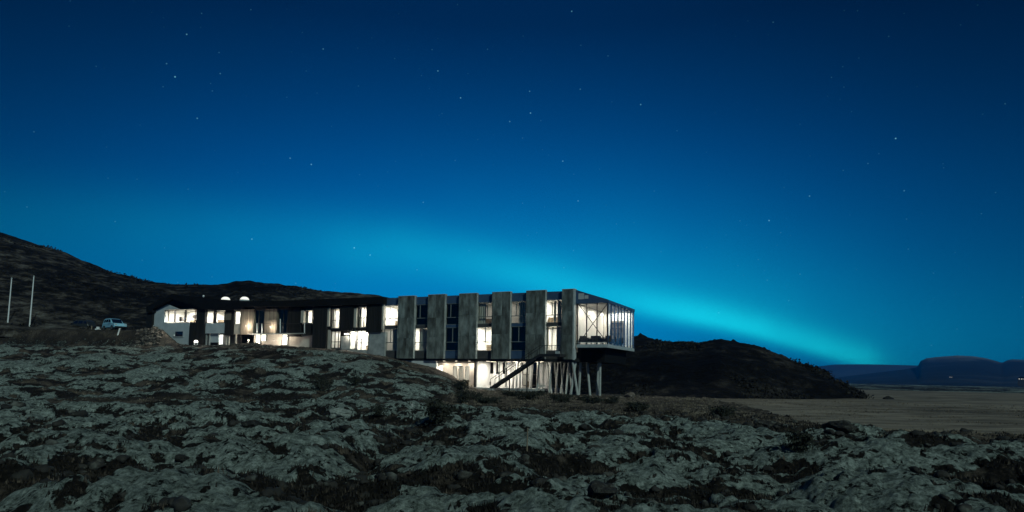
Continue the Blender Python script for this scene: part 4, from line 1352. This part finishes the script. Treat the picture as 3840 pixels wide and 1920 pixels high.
pxbox('white_panel', GH, M['render_grey'], 789, 819, 1251, 1284, 0.3, 0.5)
pxbox('small_window', GH, M['car_glass'], 657, 685, 1243, 1262, -0.05, -0.024)
pxbox('window_sill', GH, M['steel_light'], 655, 687, 1262, 1265, -0.1, -0.022)
sd, zd = F(654, 1258, -0.1)
MB().lathe([(0.0, zd + 0.14), (0.09, zd + 0.1), (0.1, zd - 0.1), (0.0, zd - 0.16)], sd, -0.12, 10).build('wall_lamp', M['white_paint'], GH, True)
for x0, x1, y0, y1 in ((843, 876, 1156, 1256), (802, 805, 1164, 1212), (764, 769, 1160, 1256)):
    ym = (y0 + y1) / 2
    boards(GH, M['black_board'], S(x0, ym, -0.1), S(x1, ym, -0.1), Z((x0 + x1) / 2, y1, -0.1), Z((x0 + x1) / 2, y0, -0.1), -0.1, 0.35, 0.24)
pxbox('timber_panel', GH, M['timber_board'], 843, 866, 1172, 1200, -0.16, -0.11)
window(GH, 878, 901, 1166, 1216, 0.02, (), (), m=M['frame'], fw=0.05)
room(GH, S(874, 1190), S(902, 1190), Z(888, 1216), Z(888, 1166), 0.16, 2.5, 55)
pxbox('stair_wall', GH, M['render_beige'], 878, 902, 1217, 1253, 0.0, 0.3)
pxbox('lower_wall', GH, M['panel_grey'], 766, 902, 1254, 1306, 0.75, 1.0)
window(GH, 819, 837, 1254, 1293, 0.4, m=M['frame'], fw=0.05, name='lower_window')
pxbox('lit_blind', GH, M['lamp_white'], 820, 836, 1255, 1292, 0.5, 0.54)
for x0 in (771, 783, 846, 856, 882):
    sP, zP0 = F(x0, 1300, 0.1)
    MB().box(sP - 0.09, sP + 0.09, 0.1, 0.26, zP0 - 0.3, Z(x0, 1251, 0.1)).build('post', M['render_beige'] if x0 > 840 else M['concrete'], GH)
# black roof with its folded front edge, and the left flank
up = [(548, 1150), (645, 1102), (730, 1112), (820, 1122), (905, 1130)]
dn = [(905, 1158), (840, 1163), (760, 1160), (700, 1138), (645, 1121), (571, 1158), (571, 1172), (548, 1172)]
MB().prism([F(x, y, -0.6) for x, y in dn[::-1]] + [F(x, y, -0.6) for x, y in up[::-1]], -0.6, 7.5).build('roof', M['roof_black'], GH)
pxbox('flank_wall', GH, M['black_board'], 549, 570, 1173, 1232, -0.35, 7.0)
gpoly('side_board', [(571, 1160), (575, 1160), (575, 1228), (571, 1228)][::-1], M['render_grey'], -0.1, -0.03)
box('back_wall', GH, M['panel_grey'], S(575), S(885), 7.05, 7.2, Z(700, 1300), Z(700, 1165))

# roof domes and vent lamp
for x_, lab in ((846, 'lit round skylight dome nearer the gable on the black roof'), (917, 'lit round skylight dome farther right on the black roof')):
    s_, z_ = F(x_, 1126, 3.0)
    t = empty('skylight', to_world(s_, 3.0, z_ - 0.02), F_ROT, label=lab, cat='skylight', group='lit roof domes')
    MB().lathe([(0.66, -0.9), (0.66, 0.06), (0.6, 0.06), (0.6, -0.9)], n=20).build('curb', M['steel_light'], t)
    MB().lathe([(0.6, 0.06), (0.57, 0.2), (0.46, 0.36), (0.28, 0.47), (0.0, 0.51)], n=20).build('dome', M['lamp_dome'], t, True)
s_, z_ = F(763, 1111, 2.5)
t = empty('roof_lamp', to_world(s_, 2.5, z_), F_ROT, label='small white globe lamp standing on the roof beside the gable', cat='lamp')
MB().tube((0, 0, -1.2), (0, 0, -0.12), 0.05, n=8).build('post', M['steel_light'], t)
MB().lathe([(0.0, -0.14), (0.11, -0.1), (0.15, 0.02), (0.11, 0.14), (0.0, 0.18)], n=14).build('globe', M['white_paint'], t, True)

# ------------------------------------------------------------------ flag poles
for x0, y0, x1, y1, lab in ((27, 1234, 41, 1045, 'white flagpole nearest the left edge of the picture'), (110, 1234, 126, 1037, 'white flagpole nearer the parked cars')):
    p = plan_at_depth(x0, y0, 99.0)
    d = ray(x0, y0)
    zb = gz(p.x, p.y)
    d1 = ray(x1, y1)
    hgt = CAM_Z + d1.z / d1.y * 99.0 - zb
    t = empty('flagpole', (p.x, p.y, zb), 0, label=lab, cat='flagpole', group='flagpoles')
    MB().tube((0, 0, 0.1), (0.1, 0, hgt), 0.10, 0.065, 12).build('pole', M['white_paint'], t)
    MB().lathe([(0.0, hgt + 0.16), (0.1, hgt + 0.1), (0.12, hgt), (0.1, hgt - 0.04), (0.0, hgt - 0.05)], 0.1, 0, 12).build('finial', M['steel_light'], t, True)
    MB().box(-0.28, 0.28, -0.28, 0.28, -0.2, 0.12).build('base', M['concrete'], t)


# ------------------------------------------------------------------ cars
def car(loc, rz, paint, label, scale=1.0):
    t = empty('parked_car', loc, rz, label=label, cat='car', group='cars on the gravel by the gabled house')
    t.scale = (scale,) * 3
    w = 0.86
    low = [(-2.05, 0.42), (2.05, 0.40), (2.12, 0.62), (2.05, 0.98), (0.95, 1.10), (-1.95, 1.12), (-2.12, 0.75)]
    b = MB()
    n = len(low)
    for y, k in ((-w, 0.98), (-w * 0.93, 1.0), (w * 0.93, 1.0), (w, 0.98)):
        b.v += [(x * k, y, 0.75 + (z - 0.75) * (0.86 if abs(y) == w else 1.0)) for x, z in low]
    for a in range(3):
        for i in range(n):
            j = (i + 1) % n
            b.f.append((a * n + i, (a + 1) * n + i, (a + 1) * n + j, a * n + j))
    b.f.append(tuple(range(n)))
    b.f.append(tuple(reversed(range(3 * n, 4 * n))))
    body = b.build('body', paint, t)
    roof = [(-1.92, 1.08), (1.0, 1.08), (0.35, 1.68), (-0.2, 1.78), (-1.5, 1.76), (-1.82, 1.6)]
    c = MB()
    k = len(roof)
    for y, tp in ((-1, 0), (1, 0)):
        c.v += [(x, y * (w * 0.95 - (z - 1.08) * 0.22), z) for x, z in roof]
    c.f.append(tuple(range(k)))
    c.f.append(tuple(reversed(range(k, 2 * k))))
    for i in range(k):
        j = (i + 1) % k
        c.f.append((i, k + i, k + j, j))
    c.build('cabin', paint, t)
    for sy in (-1, 1):
        for poly in ([(-1.72, 1.2), (-1.15, 1.2), (-1.15, 1.6), (-1.6, 1.58)], [(-1.02, 1.2), (-0.3, 1.2), (-0.3, 1.64), (-1.02, 1.62)], [(-0.18, 1.2), (0.62, 1.2), (0.2, 1.62), (-0.18, 1.64)]):
            v = [(x, sy * (w * 0.95 - (z - 1.08) * 0.22 + dd), z) for dd in (0.004, 0.016) for x, z in poly]
            me = bpy.data.meshes.new('side_window')
            me.from_pydata(v, [], [(0, 1, 2, 3), (7, 6, 5, 4), (0, 4, 5, 1), (1, 5, 6, 2), (2, 6, 7, 3), (3, 7, 4, 0)])
            link('side_window', me, M['car_glass'], t)
        MB().box(2.0, 2.1, min(sy * 0.5, sy * 0.8), max(sy * 0.5, sy * 0.8), 0.74, 0.92).build('headlight', M['lamp_glass'], t)
        MB().box(0.55, 0.72, min(sy * 0.9, sy * 1.06), max(sy * 0.9, sy * 1.06), 1.14, 1.28).build('mirror', M['tyre'], t)
    MB().prism([(0.42, 1.66), (1.04, 1.10), (1.07, 1.12), (0.45, 1.68)], -0.66, 0.66).build('windscreen', M['car_glass'], t)
    MB().box(2.05, 2.2, -0.8, 0.8, 0.36, 0.58).build('bumper', M['tyre'], t)
    for x in (-1.3, 1.32):
        for sy in (-1, 1):
            wh = MB()
            y0, y1 = (sy * 0.68, sy * 0.92)
            wh.tube((x, y0, 0.36), (x, y1, 0.36), 0.36, n=20)
            o = wh.build('wheel', M['tyre'], t)
            MB().tube((x, y1 - sy * 0.02, 0.36), (x, y1 + sy * 0.012, 0.36), 0.21, n=14).build('rim', M['rim'], o)
    return t


p = plan_at_depth(428, 1238, 99.5)
car((p.x, p.y, gz(p.x, p.y) - 0.02), math.radians(-38), M['car_blue'], 'pale blue off-road car parked on the bank left of the gabled house')
p = plan_at_depth(300, 1236, 104)
car((p.x, p.y, gz(p.x, p.y) - 0.02), math.radians(172), M['car_dark'], 'dark grey car parked between the flagpoles and the blue car')

# ------------------------------------------------------------------ small things
def post(name, px, py, Y, h, rad, m, label, lean=(0, 0), cat='post', group=None):
    p = plan_at_depth(px, py, Y) if Y else hit_ground(px, py)
    zb = gz(p.x, p.y)
    t = empty(name, (p.x, p.y, zb), 0, label=label, cat=cat, group=group)
    MB().tube((0, 0, -0.2), (lean[0], lean[1], h), rad, rad * 0.9, 8).build('shaft', m, t)
    MB().lathe([(rad * 1.05, h - 0.03), (rad * 1.05, h + 0.02), (0.0, h + 0.05)], lean[0], lean[1], 8).build('cap', m, t)
    return t


post('marker_post', 440, 1257, 95.5, 0.95, 0.10, M['white_paint'], 'short leaning pale post in front of the blue car', (0.28, 0), group='roadside posts')
post('marker_post', 343, 1238, 98, 0.6, 0.07, M['wood'], 'short wooden post left of the blue car', group='roadside posts')
p = plan_at_depth(367, 1237, 98.0)
t = empty('ground_lamp', (p.x, p.y, gz(p.x, p.y)), 0, label='small white ground lamp at the rear of the blue car', cat='lamp')
MB().box(-0.3, 0.3, -0.2, 0.2, -0.1, 0.08).build('base', M['white_paint'], t)
MB().box(-0.16, 0.16, -0.12, 0.12, 0.08, 0.36).build('housing', M['white_paint'], t)
s_, z_ = F(734, 1301, -0.9)
p = to_world(s_, -0.9, 0)
t = empty('bollard_lamp', (p.x, p.y, gz(p.x, p.y) - 0.02), 0, label='white bollard with round head before the black boards of the gabled house', cat='lamp')
MB().box(-0.24, -0.14, -0.1, 0.1, -0.2, 0.5).build('leg', M['white_paint'], t)
MB().box(0.14, 0.24, -0.1, 0.1, -0.2, 0.5).build('leg', M['white_paint'], t)
MB().lathe([(0.0, 0.82), (0.18, 0.78), (0.27, 0.62), (0.25, 0.5), (0.0, 0.48)], n=16).build('head', M['lamp_white'], t, True)
for px, py, h, lab in ((1976, 1690, 1.05, 'thin wooden stake in the moss near the picture centre'), (1917, 1541, 0.55, 'thin stake in the brown grass before the terrace')):
    q = hit_ground(px, py, 60)
    t = empty('stake', q, 0, label=lab, cat='stake', group='survey stakes')
    MB().tube((0, 0, -0.15), (0.01, 0, h * 0.55), 0.018, 0.014, 6).build('shaft', M['wood'], t)
q = hit_ground(1545, 1523, 70)
t = empty('boundary_stone', q, 0, label='small pale stone marker standing in the brown grass strip', cat='stone')
MB().lathe([(0.08, -0.1), (0.08, 0.06), (0.05, 0.13), (0.0, 0.15)], n=7).build('stone', M['concrete'], t)


def rock_mesh(name, seed, n=2, flat=0.7, jag=0.35):
    import bmesh
    bm = bmesh.new()
    bmesh.ops.create_icosphere(bm, subdivisions=n, radius=1.0)
    rg = random.Random(seed)
    ph = [rg.uniform(0, 6.28) for _ in range(6)]
    for v in bm.verts:
        c = v.co
        k = 1 + jag * (math.sin(2.3 * c.x + ph[0]) * math.sin(2.9 * c.y + ph[1]) + 0.6 * math.sin(5.1 * c.z + ph[2]) * math.sin(4.3 * c.x + ph[3]) + rg.uniform(-0.25, 0.25))
        v.co = Vector((c.x * k, c.y * k, c.z * k * flat))
    me = bpy.data.meshes.new(name)
    bm.to_mesh(me)
    bm.free()
    return me


# stone bank left of the gabled house
q = plan_at_depth(562, 1260, 94.0)
SB = empty('stone_bank', (q.x, q.y, gz(q.x, q.y)), 0, label='bank of pale rough stones against the left corner of the gabled house', cat='stone wall')
smesh = [rock_mesh('stone', 40 + k, 1, 0.8, 0.25) for k in range(5)]
for me in smesh:
    me.materials.append(M['stone'])
for k in range(120):
    px, py = random.gauss(562, 26), random.uniform(1228, 1296)
    if px + (py - 1228) * -0.35 > 606 or px < 500:
        continue
    h = hit_ground(px, py, 110)
    o = bpy.data.objects.new('stone', random.choice(smesh))
    COL.objects.link(o)
    o.parent = SB
    sc = random.uniform(0.14, 0.34)
    o.location = h - Vector(SB.location) + Vector((0, 0, 0.05))
    o.scale = (sc * random.uniform(.9, 1.4), sc, sc * random.uniform(.7, 1.1))
    o.rotation_euler = (random.uniform(-.5, .5), random.uniform(-.5, .5), random.uniform(0, 6))

# loose boulders
for k, (px, py, sc, mt, lab) in enumerate(((1275, 1560, 0.38, 'moss_rock', 'pale smooth boulder at the foot of the lava slope'),
                                           (940, 1600, 0.22, 'lava_rock', 'dark boulder with pale lichen on the left moss mound'),
                                           (2260, 1850, 0.17, 'lava_rock', 'round black rock standing in for a dark hole in the moss right of centre'),  # black rock put where a dark hole shows in the moss
                                           (2870, 1600, 0.32, 'lava_rock', 'black lava hump at the pasture edge'),
                                           (3150, 1612, 0.42, 'lava_rock', 'pointed black lava hump standing against the pasture'),
                                           (680, 1722, 0.13, 'lava_rock', 'small round black boulder in the left foreground'),
                                           (3330, 1500, 0.45, 'lava_rock', 'lone dark rock out on the pasture'),
                                           (2360, 1488, 0.5, 'stone', 'brown boulder right of the stilts'))):
    h = hit_ground(px, py, 120) if px != 3330 else plan_at_depth(px, py, 2 * 2560 / 62.0)
    me = rock_mesh('boulder', 100 + k, 3, 0.62, 0.3)
    me.polygons.foreach_set('use_smooth', [mt == 'stone'] * len(me.polygons))
    o = link('boulder', me, M[mt])
    o.location = h + Vector((0, 0, sc * 0.2))
    o.scale = (sc * 1.3, sc, sc)
    o.rotation_euler = (0, 0, random.uniform(0, 6))
    prop(o, label=lab, cat='boulder', group='loose boulders')


# ------------------------------------------------------------------ shrubs
def shrub(px, py, w, h, label, Y=None, leaves=900, seed=0):
    p = hit_ground(px, py, 120)
    rg = np.random.default_rng(seed + 500)
    t = empty('shrub', p, 0, label=label, cat='shrub', group='dark shrubs')
    tw = MB()
    tips = []
    for k in range(9):
        a = rg.uniform(0, 6.28)
        e = Vector((math.cos(a) * w * 0.5 * rg.uniform(.4, 1), math.sin(a) * w * 0.5 * rg.uniform(.4, 1), h * rg.uniform(.55, 1.0)))
        m_ = Vector((e.x * 0.45, e.y * 0.45, e.z * 0.55))
        tw.tube((0, 0, -0.05), m_, 0.02, 0.013, 5)
        tw.tube(m_, e, 0.013, 0.006, 5)
        tips.append((m_, e))
    tw.build('stem', M['twig'], t)
    n = leaves
    c = np.empty((n, 3))
    for k in range(n):
        m_, e = tips[rg.integers(len(tips))]
        q = m_.lerp(e, rg.uniform(0.0, 1.05)) if rg.random() < 0.6 else m_ * rg.uniform(0.15, 1.0) + Vector((e.x, e.y, 0)) * rg.uniform(0, 0.7)
        c[k] = (q.x, q.y, q.z)
    c += rg.normal(0, 1, (n, 3)) * np.array([w * 0.10, w * 0.10, h * 0.09])
    c[:, 2] = np.maximum(c[:, 2], 0.02)
    d1, d2 = rg.normal(0, 1, (n, 3)), rg.normal(0, 1, (n, 3))
    d1 /= np.linalg.norm(d1, axis=1)[:, None]
    d2 /= np.linalg.norm(d2, axis=1)[:, None]
    sz = rg.uniform(0.03, 0.075, (n, 1)) * max(0.8, min(1.6, w))
    V_ = np.stack([c - d1 * sz, c + d2 * sz * 0.5, c + d1 * sz, c - d2 * sz * 0.5], 1).reshape(-1, 3)
    mesh_np('foliage', V_, np.arange(n * 4).reshape(-1, 4), M['shrub'], False, t)


SHRUBS = [(1670, 1585, 1.5, 0.85, 'large dark twiggy shrub in the lava before the terrace'),
          (1722, 1462, 1.9, 0.9, 'dark shrub at the left end of the terrace'),
          (1735, 1512, 1.5, 0.9, 'dark pointed shrub in the grass below the terrace end'),
          (1782, 1500, 1.2, 0.6, 'low dark shrub just right of the pointed shrub'),
          (1830, 1512, 2.0, 0.4, 'flat dark shrub in the grass before the stair foot'),
          (1925, 1484, 2.0, 0.35, 'flat dark shrub under the stair middle'),
          (1985, 1497, 2.2, 0.6, 'broad dark shrub before the middle stilts'),
          (2015, 1482, 1.4, 0.45, 'small dark shrub hugging the middle stilts'),
          (2100, 1508, 2.4, 0.6, 'wide dark shrub before the front pair of crossed stilts'),
          (2185, 1502, 1.1, 0.4, 'small dark shrub right of the crossed stilts'),
          (2222, 1512, 1.5, 0.45, 'dark shrub before the last stilts'),
          (2290, 1512, 1.2, 0.5, 'dark shrub at the far right of the stilts'),
          (1325, 1445, 1.3, 0.8, 'round dark shrub on the lava slope'),
          (1215, 1465, 2.0, 1.1, 'big dark shrub low on the lava slope'),
          (2390, 1540, 1.6, 0.5, 'dark shrub on the rough ground left of the pasture'),
          (2700, 1560, 1.6, 0.5, 'dark shrub at the left tip of the pasture'),
          (2980, 1690, 0.9, 0.5, 'dark shrub among the pale moss on the right'),
          (1420, 1558, 0.8, 0.5, 'small dark shrub beside the pale boulder'),
          (3035, 1490, 2.2, 0.9, 'dark shrub at the hill foot by the pasture'),
          (3215, 1488, 2.4, 0.9, 'dark shrub where the hill ends on the pasture')]
for k, (px, py, w, h, lab) in enumerate(SHRUBS):
    shrub(px, py, w, h, lab, seed=k)

# ------------------------------------------------------------------ heather and dry grass on the near lava (uncountable)
def tufts(name, x, y, z, h0, h1, m, label, cat, nb=5, wk=0.0009, lean_k=0.9):
    rr, n = np.hypot(x, y), len(x)
    ang = RNG.uniform(0, 6.28, (n, nb))
    hh = RNG.uniform(h0, h1, (n, nb)) * (0.8 + rr[:, None] / 60)
    lean = RNG.uniform(0.2, lean_k, (n, nb)) * hh
    bx = x[:, None] + RNG.normal(0, 0.07, (n, nb))
    by = y[:, None] + RNG.normal(0, 0.07, (n, nb))
    wd = 0.008 + wk * rr[:, None] + 0 * ang
    ca_, sa_ = np.cos(ang), np.sin(ang)
    p0 = np.stack([bx - sa_ * wd, by + ca_ * wd, z[:, None] - 0.03 + 0 * ang], -1)
    p1 = np.stack([bx + sa_ * wd, by - ca_ * wd, z[:, None] - 0.03 + 0 * ang], -1)
    p2 = np.stack([bx + ca_ * lean, by + sa_ * lean, z[:, None] + hh], -1)
    V_ = np.stack([p0, p1, p2], 2).reshape(-1, 3)
    return prop(mesh_np(name, V_, np.arange(len(V_)).reshape(-1, 3), m, False), label=label, cat=cat, kind='stuff')


n = 30000
az = RNG.uniform(math.radians(-44), math.radians(44), n)
rr = 6.0 * (44.0 / 6.0) ** RNG.uniform(0, 1, n)
x, y = rr * np.sin(az), rr * np.cos(az)
z, mo, gr = ground(x, y)
keep = (mo < 0.34) & (gr < 0.5)
tufts('heather', x[keep], y[keep], z[keep], 0.03, 0.10, M['heather'], 'dark heather and dry stalks growing in the lava hollows', 'heather')
n = 9000
az = RNG.uniform(AZ(2560), math.radians(42), n)
rr = 30.0 * (80.0 / 30.0) ** RNG.uniform(0, 1, n)
az2 = RNG.uniform(AZ(-50), AZ(2700), 13000)
rr2 = RNG.uniform(36, 72, 13000)
az, rr = np.concatenate([az, az2]), np.concatenate([rr, rr2])
x, y = rr * np.sin(az), rr * np.cos(az)
z, mo, gr = ground(x, y)
keep = (gr > 0.25) & (fbm(x / 3.0, y / 3.0, 3) > 0.0)
zp = np.where((az > np.interp(rr, PAST_R, PAST_A)) & (rr > 33), np.maximum(z, 0.02), z)
tufts('dry_grass', x[keep], y[keep], zp[keep], 0.02, 0.075, M['dry_grass'], 'dry brown grass on the pasture and the flat before the hotel', 'grass', nb=4, wk=0.0006, lean_k=0.9)

n = 1500
az = RNG.uniform(math.radians(-42), math.radians(42), n)
rr = 6.5 * (40.0 / 6.5) ** RNG.uniform(0, 1, n)
x, y = rr * np.sin(az), rr * np.cos(az)
z, mo, gr = ground(x, y)
keep = (mo < 0.5) & (gr < 0.6)
x, y, z, rr = x[keep], y[keep], z[keep], rr[keep]
bases = []
for k in range(6):
    me = rock_mesh('stone_base', 300 + k, 2, 0.75, 0.35)
    vv = np.array([v.co[:] for v in me.vertices])
    ff = np.array([p_.vertices[:] for p_ in me.polygons])
    bases.append((vv, ff))
    bpy.data.meshes.remove(me)
VV, FF, off_ = [], [], 0
for k in range(len(x)):
    vv, ff = bases[k % 6]
    sc = RNG.uniform(0.04, 0.13) * (0.7 + rr[k] / 40)
    a_ = RNG.uniform(0, 6.28)
    c_, s__ = math.cos(a_), math.sin(a_)
    st = RNG.uniform(0.8, 1.7)
    vx, vy = vv[:, 0] * st, vv[:, 1]
    VV.append(np.stack([x[k] + sc * (vx * c_ - vy * s__), y[k] + sc * (vx * s__ + vy * c_), z[k] + sc * (vv[:, 2] + 0.15)], 1))
    FF.append(ff + off_)
    off_ += len(vv)
prop(mesh_np('lava_stones', np.concatenate(VV), np.concatenate(FF), M['lava_rock'], False), label='loose broken lava stones strewn in the hollows', cat='stones', kind='stuff')

# ------------------------------------------------------------------ far farmhouses with lit windows
def farm(px, py, R, label, s=1.0):
    d = ray(px, py)
    k = R / math.hypot(d.x, d.y)
    p = Vector((d.x * k, d.y * k, CAM_Z + d.z * k))
    t = empty('farmhouse', p, -math.atan2(d.x, d.y), label=label, cat='house', group='far farmhouses')
    t.scale = (s, s, s)
    MB().box(-5, 5, -3, 3, -9, 3).build('wall', M['panel_grey'], t)
    MB().prism([(-5.3, 3), (5.3, 3), (0, 5.6)], -3.3, 3.3).build('roof', M['roof_black'], t)
    for x0 in (-3.6, -0.6, 2.4):
        MB().box(x0, x0 + 1.0, -3.06, -3.0, 1.0, 2.0).build('window', M['lamp_farm'], t)


farm(3566, 1416, 1500, 'dim far farmhouse below the dark mountain', 0.6)
farm(3832, 1425, 900, 'brightly lit farmhouse at the right edge below the mountain', 0.7)

# ------------------------------------------------------------------ night air: distant land fades to blue
mhz = bpy.data.materials.new('haze')
mhz.use_nodes = True
nt_ = mhz.node_tree
nt_.nodes.clear()
ho = nt_.nodes.new('ShaderNodeOutputMaterial')
pv = nt_.nodes.new('ShaderNodeVolumePrincipled')
pv.inputs['Color'].default_value = (0.015, 0.30, 0.95, 1)
pv.inputs['Density'].default_value = 1.4e-4
pv.inputs['Anisotropy'].default_value = 0.0
nt_.links.new(pv.outputs[0], ho.inputs['Volume'])
hz = MB().box(-7000, 7000, -7000, 7000, -12, 150).build('haze', mhz)
prop(hz, label='thin blue night air over the whole land', kind='stuff')
